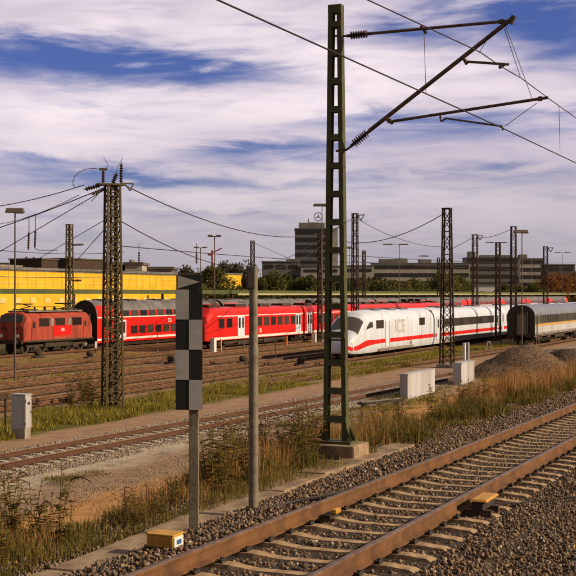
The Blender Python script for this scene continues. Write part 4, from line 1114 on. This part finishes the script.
# ------------------------------------------------------------------ small yard things
def small(name, label, cat, px, py, w_, h_, m, group=None, cap=None):
    p = gp(px, py); t = root(name, label, cat, p, A, group)
    b = MB(); b.box((0,0,h_/2),(w_,w_*.8,h_)); b.build('post', M[m], t, bevel=.02)
    b = MB(); b.box((0,0,.06),(w_*1.5,w_*1.3,.12)); b.build('foot', M['concrete_grey'], t)
    if cap: b = MB(); b.box((0,0,h_+.03),(w_*1.2,w_,.06)); b.build('cap', M[cap], t)
    return t
small('concrete_post', 'thick white concrete post below the nose of the commuter train', 'post', 213.5, 354, .48, 1.45, 'line_white')
small('concrete_post', 'thick white concrete post below the commuter train coupling', 'post', 314, 343.5, .5, 1.1, 'line_white')
small('marker_post', 'thin ochre post right of the thick white post by the commuter train', 'post', 221, 352, .16, 1.2, 'ochre')
small('marker_post', 'orange post standing before the middle of the commuter train', 'post', 286.5, 347, .2, 1.1, 'orange')
small('marker_post', 'thin brown post beneath the commuter train door', 'post', 244, 350, .12, 1.0, 'lampm')
small('marker_post', 'slim grey post between tracks below the commuter train', 'post', 275.5, 361, .09, 1.9, 'lampm')
small('marker_post', 'thin pale stake beneath the express train door', 'post', 395, 361, .10, .75, 'skirt')
small('marker_post', 'slim stake below the double-deck coach', 'post', 157.5, 352, .08, 1.9, 'lampm')
small('marker_post', 'slim stake left of the chequered board in the yard', 'post', 142, 353, .07, 1.2, 'lampm')
t = root('signal_board', 'small white board at the rear of the faded locomotive', 'sign', gp(96, 353), A+R(20))
b = MB(); b.box((0,0,.75),(.75,.05,.62)); b.build('board', M['line_white'], t)
b = MB(); b.box((0,-.03,.75),(.05,.02,.6)); b.build('divider', M['dark'], t)
b = MB(); b.tube((0,.05,0),(0,.05,.6),.05); b.build('post', M['dark'], t)
def pointlamp(label, px, py):
    t = root('point_lever', label, 'point lever', gp(px, py), A)
    b = MB(); b.box((0,0,.08),(1.3,.5,.16)); b.build('base', M['dark'], t, bevel=.02)
    b = MB(); b.lathe([(0,0),(.24,.0),(.3,.12),(.3,.3),(.2,.42),(0,.46)],(0,0,.2),12); b.build('weight', M['grime'], t)
    b = MB(); b.tube((0,0,.3),(.5,0,.75),.035); b.build('lever', M['dark'], t)
    return t
pointlamp('dark point lever right of the small white board', 90, 358.5)
pointlamp('dark point lever on the track before the locomotive', 38, 358)
pointlamp('dark point lever left of the plain concrete post', 243, 364)
pointlamp('dark point lever between commuter and express trains', 301, 366)
pointlamp('dark point lever just right of the chequered board', 171, 364)
t = root('switch_lantern', 'small round pale lantern right behind the locomotive', 'lantern', gp(85, 351), A)
b = MB(); b.lathe([(0,0),(.2,.02),(.27,.2),(.27,.3),(.18,.5),(0,.54)],(0,0,.45),12); b.build('lantern', M['bld_stone'], t, smooth=True)
b = MB(); b.tube((0,0,0),(0,0,.5),.06); b.build('stand', M['dark'], t)
t = root('trestle_marker', 'small white A shaped marker below the express coaches', 'marker', gp(489, 352), R(0))
for s in (-1,1):
    b = MB(); b.bar((s*.33,0,0),(s*.08,0,1.0),.12,.08); b.build('leg', M['cab'], t)
b = MB(); b.box((0,0,.95),(.34,.1,.12)); b.build('crossbar', M['cab'], t)

# ------------------------------------------------------------------ buildings
def building(name, label, px0, px1, ytop, d, depth, floors, m, fz=3.2, win=3.0, z0=0., par=None, glass=None, rooftop=None, ybot=None, yaw=0., wh=.55, wfrac=.8, roofm='bld_roof'):
    k = d/F; x0 = (px0-288)*k; x1 = (px1-288)*k; Ht = CAMZ+(HZ-ytop)*k; wd = x1-x0
    t = root(name, label, 'building', ((x0+x1)/2, d, 0), yaw)
    b = MB(); b.box((0,depth/2,Ht/2),(wd,depth,Ht)); b.build('wall', m, t)
    b = MB(); b.box((0,depth/2,Ht+.2),(wd+.6,depth+.6,.5)); b.build('roof', M[roofm], t)
    nb = max(1, int(wd/win)); cnt = 0
    fh = Ht/floors; g = None
    while nb*floors > 96: nb -= 1
    cw_ = (wd-.8)/nb
    b = MB(); b.box((0,0,0),(cw_*wfrac,.12,fh*wh)); proto = b.build('window', glass or M['glass_b'], t)
    for f_ in range(floors):
        for i in range(nb):
            o = proto if cnt == 0 else dup(proto, t)
            o.location = (-wd/2+.4+cw_*(i+.5), -.04, fh*(f_+.55)); cnt += 1
    if rooftop:
        for (a, b_, y) in rooftop:
            h2 = CAMZ+(HZ-y)*k-Ht; bb = MB(); bb.box((((a+b_)/2-288)*k-(x0+x1)/2, depth*.4, Ht+h2/2+.4),((b_-a)*k, depth*.5, h2)); bb.build('rooftop_room', M['bld_brown'], t)
    return t, Ht
tw, Ht = building('office_tower', 'tall dark grey office tower with a round emblem on its roof', 295, 329, 229, 720, 22, 10, M['bld_tower'], win=3.4, wh=.55, wfrac=.94, rooftop=[(299,325,223)])
k = 720/F
b = MB(); b.box(((333.5-288)*k-(312-288)*k, 9, (CAMZ+(HZ-228)*k)/2),(9*k,14,CAMZ+(HZ-228)*k)); sb = b.build('stair_tower', M['bld_stone'], tw)
em = root('roof_emblem', 'ring with a three pointed star on the tower roof', 'emblem', ((318.5-288)*k, 726, Ht+4.2))
b = MB(); r_ = 2.5; ring = [(r_*math.cos(2*math.pi*i/20), 0, r_*math.sin(2*math.pi*i/20)+3.6) for i in range(21)]; b.path(ring, .24, 6); b.build('ring', M['lampm'], em)
b = MB()
for a_ in (90,210,330): b.tube((0,0,3.6),(r_*math.cos(R(a_)),0,3.6+r_*math.sin(R(a_))),.4,.12,6)
b.build('star', M['lampm'], em)
b = MB(); b.tube((0,0,0),(0,0,1.3),.2); b.tube((-6,0,-.5),(-6,0,2.4),.3); b.tube((-6,0,0),(0,0,0),.15); b.build('stand', M['lampm'], em)
BD = 690
building('office_block', 'long low office block with pale bands right of the green mast', 373, 470, 263.5, BD, 14, 5, M['bld_stone'], win=7, wh=.50, wfrac=.97, rooftop=[(380,408,259.5),(420,432,260)], yaw=R(1))
building('office_block', 'dark stepped office block beyond the express train', 467, 519, 258, BD+10, 18, 6, M['bld_brown'], win=5, wh=.52, wfrac=.95, rooftop=[(470,476,252),(482,512,255.5)])
building('office_block', 'light office block with white bands right of the dark block', 519.5, 544, 259, BD+20, 16, 6, M['bld_stone'], win=5, wh=.5, wfrac=.9, rooftop=[(521,528,255)])
building('office_block', 'small dark building behind the autumn trees at the right', 546, 575, 265, BD, 14, 4, M['bld_dark'], win=6, wh=.4)
building('office_block', 'pink grey low hall with a dark flat roof left of the office block', 340, 374, 266, 640, 14, 4, M['bld_stone'], win=7, wh=.35)
building('office_block', 'low brown building in front of the grey tower', 262, 300, 262, 610, 12, 4, M['bld_brown'], win=6, wh=.4, rooftop=[(286,300,259.5)])
building('office_block', 'low pale hall at the foot of the grey tower', 301, 340, 266.5, 600, 12, 4, M['bld_stone'], win=7, wh=.3)
for (nm, lab, p_, w_, h_) in (('white_shed','low white roofed shed below the dark office block',(487,560),30,0),):
    t = root(nm, lab, 'shed', P(p_[0], 286, p_[1])); t.location.z = 0; h_ = CAMZ+(HZ-284.5)*p_[1]/F
    b = MB(); b.box((0,0,h_/2),(w_,8,h_)); b.build('wall', M['line_white'], t); b = MB(); b.box((0,0,h_+.2),(w_+1,9,.4)); b.build('roof', M['bld_roof'], t)
# yellow building parallel to the tracks
VY = 104; uy0 = uV(-60, VY); uy1 = uV(176, VY); LY = uy1-uy0
yb = root('yellow_hall', 'long yellow clad hall behind the locomotive with grey roof', 'building', W(uy0, VY, 0), A)
kx = dV(0, VY)/F; zt = CAMZ+(HZ-269)*kx
b = MB(); b.box((LY/2,15,zt/2),(LY,30,zt)); b.build('wall', M['bld_yellow'], yb)
b = MB(); b.box((LY/2,15,zt+.15),(LY+.5,30.5,.4)); b.build('roof', M['roof_grey'], yb)
b = MB(); b.box((LY/2,-.03,zt-1.0),(LY-.2,.06,.06)); b.box((LY/2,-.03,zt-1.9),(LY-.2,.06,.06)); b.build('cladding_joint', M['pale_pane'], yb)
b = MB(); b.box((LY/2,-.04,zt-.12),(LY-.1,.08,.22)); b.build('gutter', M['skirt'], yb)
b = MB(); b.box((LY*.4,18,zt+.6),(LY*.55,18,.8)); b.build('roof_lantern', M['skirt'], yb)
b = MB(); b.box((0,0,0),(1.3,.08,.7)); wpr = b.build('window', M['pale_pane'], yb); i = 0
xx = 2.5
while xx < LY-2:
    o = wpr if i == 0 else dup(wpr, yb); o.location = (xx, -.03, 4.45); i += 1; xx += 3.6
b = MB(); b.box((0,0,0),(.10,.05,zt-6.4)); rpr = b.build('cladding_rib', M['bld_yellow'], yb); i = 0; xx = 1.5
while xx < LY-1 and i < 95:
    o = rpr if i == 0 else dup(rpr, yb); o.location = (xx, -.02, (zt+6.2)/2); i += 1; xx += 2.2
for lab, px0, px1, y, m_ in (('left brown plant room on the yellow hall roof',25.5,42,261.5,'lattice_rust'),('long brown plant room on the yellow hall roof',57,89,261.5,'lattice_rust')):
    u0 = uV(px0, VY+9); u1 = uV(px1, VY+9); kk = dV((px0+px1)/2, VY+9)/F; h = CAMZ+(HZ-y)*kk-zt
    o = root('plant_room', lab, 'plant room', W((u0+u1)/2, VY+9, zt+.35), A)
    b = MB(); b.box((0,0,h/2),(u1-u0,6,h)); b.build('wall', M[m_], o); b = MB(); b.box((0,0,h),(u1-u0+.4,6.4,.2)); b.build('roof', M['bld_roof'], o)
    for q in range(3): b = MB(); b.tube(((q-1)*2,0,h),((q-1)*2,0,h+.35),.15); b.build('vent_pipe', M['dark'], o)
ub0 = uV(214, VY); ub1 = uV(246, VY)
y2 = root('yellow_hall', 'short yellow hall peeping between the trees right of the marker board', 'building', W(ub0, VY, 0), A)
kk = dV(230, VY)/F; h2 = CAMZ+(HZ-274.5)*kk
b = MB(); b.box(((ub1-ub0)/2,9,h2/2),(ub1-ub0,18,h2)); b.build('wall', M['bld_yellow'], y2)
b = MB(); b.box(((ub1-ub0)/2,9,h2+.15),(ub1-ub0+.4,18.4,.3)); b.build('roof', M['roof_grey'], y2)
building('house', 'brown house with a pale gable right of the switch gear mast', 88, 120, 265.5, 230, 10, 2, M['bld_brown'], win=4, wh=.3)
building('house', 'small pale house beyond the yellow hall', 125, 142, 264.5, 232, 10, 2, M['bld_stone'], win=4, wh=.3, rooftop=[(128,131,261.5)])
building('house', 'dark low hall at the far left behind the yellow hall', -30, 8, 265, 235, 10, 2, M['bld_dark'], win=5, wh=.3)
building('house', 'brown roofed house left of the double lamp', 143, 172, 269, 240, 10, 2, M['bld_dark'], win=4, wh=.3)
# construction hoist in red
t = root('crane', 'small red crane beside the double headed lamps', 'crane', P(212,290,260)); t.location.z = 0; k = 260/F
b = MB(); b.bar((0,0,0),(0,0,CAMZ+(HZ-250)*k),.35,.35); b.build('tower', M['crane_red'], t)
b = MB(); b.bar((-.9,0,CAMZ+(HZ-255)*k),(2.2,0,CAMZ+(HZ-248)*k),.25,.25); b.build('jib', M['crane_red'], t)
b = MB(); b.box((-.4,0,CAMZ+(HZ-254.5)*k),(.7,.6,.5)); b.build('cabin', M['crane_red'], t)
# the long green girder with a pale rail
VG = 90
g = root('elevated_girder', 'long green girder with pale handrail running before the yellow hall and trees', 'girder', W(0, VG, 0), A)
u0 = uV(-60, VG); u1 = 700
b = MB(); b.box(((u0+u1)/2,0,5.72),(u1-u0,.5,.62)); b.build('girder', M['green_rail'], g)
u2 = uV(236, VG)
b = MB(); b.box(((u2+u1)/2,-.32,5.35),(u1-u2,.1,.32)); b.build('handrail', M['pale_rail'], g)
b = MB(); b.box((0,0,2.7),(.3,.3,5.4)); pp = b.build('column', M['lattice_rust'], g); i = 0; xx = u0+3
while xx < 620 and i < 90:
    o = pp if i == 0 else dup(pp, g); o.location = (xx,.05,0); i += 1; xx += 24

# ------------------------------------------------------------------ trees
def leaves(nl, fn, s0, s1, flat=.6):
    c = np.array([fn() for _ in range(nl)]); n_ = len(c)
    a = rng.normal(size=(n_,3)); a /= np.linalg.norm(a, axis=1)[:, None]; b_ = np.cross(a, rng.normal(size=(n_,3))); b_ /= np.linalg.norm(b_, axis=1)[:, None]
    s = rng.uniform(s0, s1, n_)[:, None]
    v = np.stack([c-a*s, c+b_*s*flat, c+a*s, c-b_*s*flat], 1).reshape(-1,3)
    return v, np.arange(4*n_).reshape(-1,4)
def make_tree(kind, H, Wd, leaf, nl, seed, tall=False, s=(.12,.27)):
    rs = random.Random(seed)
    blobs = []
    for i in range(9 if not tall else 7):
        t_ = rs.random(); z = H*(.30+.62*(i+.5)/(9 if not tall else 7)); rad = Wd*.5*(math.sin(math.pi*min(1,max(.08,(z/H-.18)/.84)))**.6)
        a = rs.uniform(0, 6.28); rr = rad*rs.uniform(.2,.75); blobs.append((rr*math.cos(a), rr*math.sin(a), z, rad*rs.uniform(.35,.65)+.3))
    def fn():
        b = rs.choice(blobs); d = Vector((rs.gauss(0,1), rs.gauss(0,1), rs.gauss(0,1))).normalized()*b[3]*rs.uniform(.45,1.08)
        return (b[0]+d.x, b[1]+d.y, max(.3, b[2]+d.z*.8))
    v, f = leaves(nl, fn, *s)
    b = MB(); b.tube((0,0,0),(0.1,0,H*.55),Wd*.045+.06,Wd*.02+.03,7)
    for bl in blobs: b.tube((0.05,0,max(.5,bl[2]*.5)),(bl[0],bl[1],bl[2]),Wd*.014+.03,.02,5)
    return v, f, b
TREES = {}
def tree(kind, px, d, ytop, label, group, wscale=1.):
    H0, W0 = {'conifer':(8,3.4),'broad':(8,7),'olive':(7,6.5),'autumn':(7,7),'dark':(8,9)}[kind]
    p = P(px, 0, d); p.z = 0; Ht = CAMZ+(HZ-ytop)*d/F
    r_ = root('tree' if kind != 'conifer' else 'conifer_tree', label, 'tree', p, rnd.uniform(0,6.28), group)
    var = (kind, rnd.randrange(3))
    if var not in TREES:
        lm = {'conifer':'leafA','broad':'leafA','olive':'leafB','autumn':'leafO','dark':'leafD'}[kind]
        v, f, b = make_tree(kind, H0, W0, lm, 4200, hash(kind+str(var[1])) % 1000 if False else (sum(map(ord, kind))+var[1]*17), kind == 'conifer')
        o = npmesh('crown', v, f, M[lm]); tr = b.build('trunk', M['bark'])
        TREES[var] = (o.data, tr.data); bpy.data.objects.remove(o); bpy.data.objects.remove(tr)
    for nm, me in zip(('crown','trunk'), TREES[var]):
        o = bpy.data.objects.new(nm, me); COL.objects.link(o); o.parent = r_
    s_ = Ht/H0; r_.scale = (s_*wscale, s_*wscale, s_)
    return r_
ORD = ['leftmost','second','third','fourth','fifth','sixth','seventh','eighth','ninth','tenth','eleventh','twelfth','thirteenth','fourteenth','fifteenth','sixteenth','seventeenth','eighteenth']
def row(kinds, items, desc, group, ws=1., dv=(96,108), dfix=None):
    for i, (px, y) in enumerate(items):
        kd = kinds[i % len(kinds)]
        d = dfix if dfix else dV(px, rnd.uniform(*dv))
        tree(kd, px, d, y, (ORD[i]+(' from the left' if i else '')+' of '+desc), group, ws)
row(['conifer','conifer','broad'], ((205,268),(213,265),(222,270),(246,268),(262,276),(268,273),(277,275),(288,272),(295,279),(303,276),(312,273),(322,279),(331,277),(341,280),(352,278),(362,276)), 'the young green trees before the grey tower', 'young trees before the grey tower', 1.0)
row(['dark'], ((187,267),(224,263),(235,264)), 'the dark round trees on the skyline', 'dark trees on the skyline', .75, dfix=330)
row(['olive','broad'], ((371,280),(385,283),(398,280),(409,279),(418,281),(436,278),(446,274),(454,277),(466,284),(503,284),(516,285),(529,284),(540,285)), 'the olive trees before the office blocks', 'olive trees before the office blocks', 1.1)
row(['autumn'], ((549,277),(559,274),(569,276),(579,273)), 'the orange brown autumn trees', 'autumn trees at the right edge', 1., dv=(92,97))
# hedge below them
def hedge():
    rs = random.Random(5)
    def fn():
        u = rs.uniform(uV(180, 96), 520); z = 5.6*rs.random()**.7+math.sin(u*.33)*.7+math.sin(u*.11+1)*.7+.2
        return (u, 93+rs.uniform(-1.5,1.5), max(.1, z))
    v, f = leaves(42000, fn, .16, .36); o = npmesh('hedge', v, f, M['leafA']); o.rotation_euler = (0,0,A)
    return tag(o, 'continuous dark hedge behind the green girder', 'hedge', kind='stuff')
hedge()
def farwood():
    rs = random.Random(8)
    def fn():
        x = rs.uniform(-420,420); h = 9+3*math.sin(x*.05)+2*math.sin(x*.13+2)
        return (x, 590+rs.uniform(-8,8), rs.random()**.6*h)
    v, f = leaves(16000, fn, .8, 1.8); o = npmesh('far_wood', v, f, M['leafD']); return tag(o, 'low dark line of distant trees along the horizon', 'wood', kind='stuff')
farwood()

# ------------------------------------------------------------------ grass
def blades(name, label, m, us_, vs_, hs, wd, lean=.35, cat='grass', seg=2):
    n = len(us_); z0 = np.array([gz2(a, b) for a, b in zip(us_, vs_)])
    az_ = rng.uniform(0, 2*np.pi, n); ln = np.abs(rng.normal(0, lean, n))*hs; la = rng.uniform(0, 2*np.pi, n)
    wx = np.cos(az_)*wd; wy = np.sin(az_)*wd
    b0 = np.stack([us_, vs_, z0-.02], -1); w_ = np.stack([wx, wy, 0*wx], -1)
    mid = b0+np.stack([np.cos(la)*ln*.3, np.sin(la)*ln*.3, hs*.6], -1); top = b0+np.stack([np.cos(la)*ln, np.sin(la)*ln, hs], -1)
    v = np.stack([b0-w_, b0+w_, mid+w_*.8, mid-w_*.8, top], 1)
    i = 5*np.arange(n)[:, None]
    f = np.concatenate([i+np.array([[0,1,2]]), i+np.array([[0,2,3]]), i+np.array([[3,2,4]])])
    o = npmesh(name, v.reshape(-1,3), f, m); o.rotation_euler = (0,0,A)
    return tag(o, label, cat, kind='stuff')
def clumped(n, u0, u1, v0, v1, nc, spread, dens=None):
    cu = rng.uniform(u0, u1, nc); cvv = rng.uniform(v0, v1, nc)
    if dens is not None:
        k = rng.random(nc) < dens(cu, cvv); cu, cvv = cu[k], cvv[k]
    i = rng.integers(0, len(cu), n); return cu[i]+rng.normal(0, spread, n), np.clip(cvv[i]+rng.normal(0, spread, n), v0-.3, v1+1), i
def cl_h(i, lo, hi, n):                               # each clump has its own height
    base = rng.uniform(lo, hi, 4000)[i]; return base*rng.uniform(.6,1.15,n)
patchy = lambda a, c: np.clip(.5+.5*np.sin(a*.9+1.3*np.sin(c*2.1))+.25*np.sin(a*2.3+c), .12, 1)
u, v, i = clumped(15000, 10, 22, 7.75, 8.7, 330, .11, patchy)
u = np.concatenate([u, rng.uniform(10, 20, 5000)]); v = np.concatenate([v, 7.45+np.abs(rng.normal(0,.25,5000))]); i = np.concatenate([i, rng.integers(0, 300, 5000)])
blades('grass', 'dark green rough grass on the embankment shoulder at the left', M['grn'], u, v, cl_h(i,.06,.27,len(u)), .005)
u, v, i = clumped(4200, 10, 26, 7.8, 9.2, 170, .12, patchy)
blades('dry_grass', 'dry brown grass stalks on the embankment shoulder at the left', M['dry'], u, v, cl_h(i,.12,.45,len(u)), .0035, .35)
u, v, i = clumped(15000, 18, 27, 7.9, 10.2, 330, .16, patchy)
blades('grass', 'green brown grass around the marker board and plain post', M['grn'], u, v, cl_h(i,.12,.55,len(u)), .006)
u, v, i = clumped(7000, 17, 26, 8.2, 10.6, 200, .14, patchy)
blades('dry_grass', 'pale dry stalks around the marker board and plain post', M['dry'], u, v, cl_h(i,.3,.85,len(u)), .004, .2)
u, v, i = clumped(30000, 26, 68, 8.5, 12.5, 620, .22, lambda a, c: patchy(a, c)*np.clip((a-30)/12, .12, 1))
blades('dry_grass', 'tall golden dry grass on the slope right of the green mast', M['dry'], u, v, cl_h(i,.10,.62,len(u)), .008, .3)
u, v, i = clumped(9000, 36, 68, 8.2, 10.5, 44, .38)
blades('dry_grass', 'tallest straw plumes standing above the slope grass', M['straw'], u, v, cl_h(i,.6,1.25,len(u)), .006, .22)
u, v, i = clumped(34000, 24, 66, 7.7, 10.5, 420, .22, patchy)
blades('grass', 'green brown grass along the ballast right of the green mast', M['grn'], u, v, cl_h(i,.1,.6,len(u)), .009, .5)
u, v, i = clumped(14000, 46, 95, 13, 19.5, 300, .35, patchy)
blades('grass', 'low green grass around the concrete housings', M['lush'], u, v, cl_h(i,.06,.3,len(u)), .014, .5)
u, v, i = clumped(5000, 22, 60, 19.3, 20.4, 140, .2, patchy)
blades('grass', 'sparse tufts on the pale gravel before the middle track', M['grn'], u, v, cl_h(i,.04,.16,len(u)), .010, .6)
u, v, i = clumped(60000, 30, 120, 27.4, 31.6, 900, .4, lambda a, c: np.clip(.45+.5*np.sin(a*.21+1)*np.sin(c*1.1+a*.07)+.3*np.sin(a*.9), .05, 1))
blades('grass', 'bright olive grass strip beyond the middle track', M['lush'], u, v, cl_h(i,.08,.42,len(u)), .018, .7)
for a_, c_ in ((36.2,36.8),(44.3,45.8),(49.6,50.6),(54.6,60.5),(65.5,72)):
    u, v, i = clumped(2600, 45, 200, a_, c_, 120, .4)
    blades('grass', 'low weeds between the yard tracks', M['lush'], u, v, cl_h(i,.04,.22,len(u)), .03, .6)

# tall weeds: individual plants
def weed_mesh(seed, dark=True, H=1.0):
    rs = random.Random(seed); b = MB(); lv = MB(); sd_ = MB()
    for s in range(rs.randint(3,6)):
        a = rs.uniform(0,6.28); ln = rs.uniform(.05,.3); h = H*rs.uniform(.6,1.05); pts = []
        for j in range(6):
            t_ = j/5; pts.append(Vector((math.cos(a)*ln*t_**1.5, math.sin(a)*ln*t_**1.5, h*t_)))
        b.path(pts, .005, 4)
        for j in range(34):
            t_ = rs.uniform(.12,.95); i0 = min(4, int(t_*5)); p = pts[i0].lerp(pts[i0+1], t_*5-i0); la = rs.uniform(0,6.28); L_ = rs.uniform(.07,.19)*(1.15-t_*.5)
            d_ = Vector((math.cos(la), math.sin(la), rs.uniform(.1,.7))).normalized(); sw = d_.cross(Vector((0,0,1))).normalized()*L_*.17
            lv.add([p, p+d_*L_*.45+sw, p+d_*L_+Vector((0,0,-L_*.25)), p+d_*L_*.45-sw], [(0,1,2,3)])
        # arching seed spikes
        for q in range(rs.randint(0,2)):
            p = pts[-1]; la = a+rs.uniform(-1,1); d_ = Vector((math.cos(la), math.sin(la), 0)); L_ = rs.uniform(.12,.26)
            pr_ = None
            for j in range(6):
                t_ = j/5; c = p+d_*L_*t_+Vector((0,0,L_*(.75*t_-.85*t_*t_)))
                if pr_ is not None: lv.tube(pr_, c, .010*(1-abs(t_-.5)*.7), .008, 5, 1)
                pr_ = c
    return b, lv, sd_
WM = []
for s in range(6):
    b, lv, sd_ = weed_mesh(s*13+2)
    o1 = b.build('stem', M['weed'], fix=False); o2 = lv.build('foliage', [M['weed'], M['seed'] if s % 2 else M['seed_r']], fix=False)
    WM.append([(o.name.split('.')[0], o.data) for o in (o1,o2)])
    for o in (o1,o2): bpy.data.objects.remove(o)
def weed(p, s_, group, label, i):
    r_ = root('weed_plant', label, 'weed', p, rnd.uniform(0,6.28), group)
    for nm, me in WM[i % 6]:
        o = bpy.data.objects.new(nm, me); COL.objects.link(o); o.parent = r_
    r_.scale = (s_*1.1, s_*1.1, s_); return r_
for i in range(17):                                   # left foreground
    px = rnd.uniform(-25, 72); v = rnd.uniform(7.9, 8.9); d = dV(px, v); p = P(px, 0, d); p.z = ground_at(p)-.03
    weed(p, rnd.uniform(.4,1.08), 'weeds in the left foreground', 'leafy brown green weed with dark seed spikes in the bottom left corner', i)
for i in range(22):
    px = rnd.uniform(110, 186); v = rnd.uniform(7.8, 8.5); d = dV(px, v); p = P(px, 0, d); p.z = ground_at(p)-.03
    weed(p, rnd.uniform(.25,.5), 'weeds by the marker board', 'low leafy weed with seed heads left of the marker board post', i)
for i in range(54):
    px = rnd.uniform(200, 322); v = rnd.uniform(7.9, 10.4); d = dV(px, v); p = P(px, 0, d); p.z = ground_at(p)-.03
    weed(p, rnd.uniform(.6,1.2), 'weeds between the marker board and the green mast', 'bushy rust tinged weed between the marker board and the green mast', i)
for i in range(30):
    px = rnd.uniform(344, 400); v = rnd.uniform(8.5, 11.5); d = dV(px, v); p = P(px, 0, d); p.z = ground_at(p)-.03
    weed(p, rnd.uniform(.5,1.1), 'weeds right of the green mast', 'dry leafy weed on the slope right of the green mast', i)
for i in range(34):
    px = rnd.uniform(400, 576); v = rnd.uniform(8.0, 10.5); d = dV(px, v); p = P(px, 0, d); p.z = ground_at(p)-.03
    weed(p, rnd.uniform(.5,1.1), 'weeds along the ballast at the right', 'dark leafy weed in the dry grass along the right ballast', i)
for i in range(10):                                   # shrubs in the lush strip
    px = rnd.uniform(68, 112); v = rnd.uniform(30.5, 33.0); d = dV(px, v); p = P(px, 0, d); p.z = -.03
    weed(p, rnd.uniform(1.1,1.8), 'shrubs left of the switch gear mast', 'dark green scrub in the grass strip left of the switch gear mast', i)
print('objects', len(COL.objects))
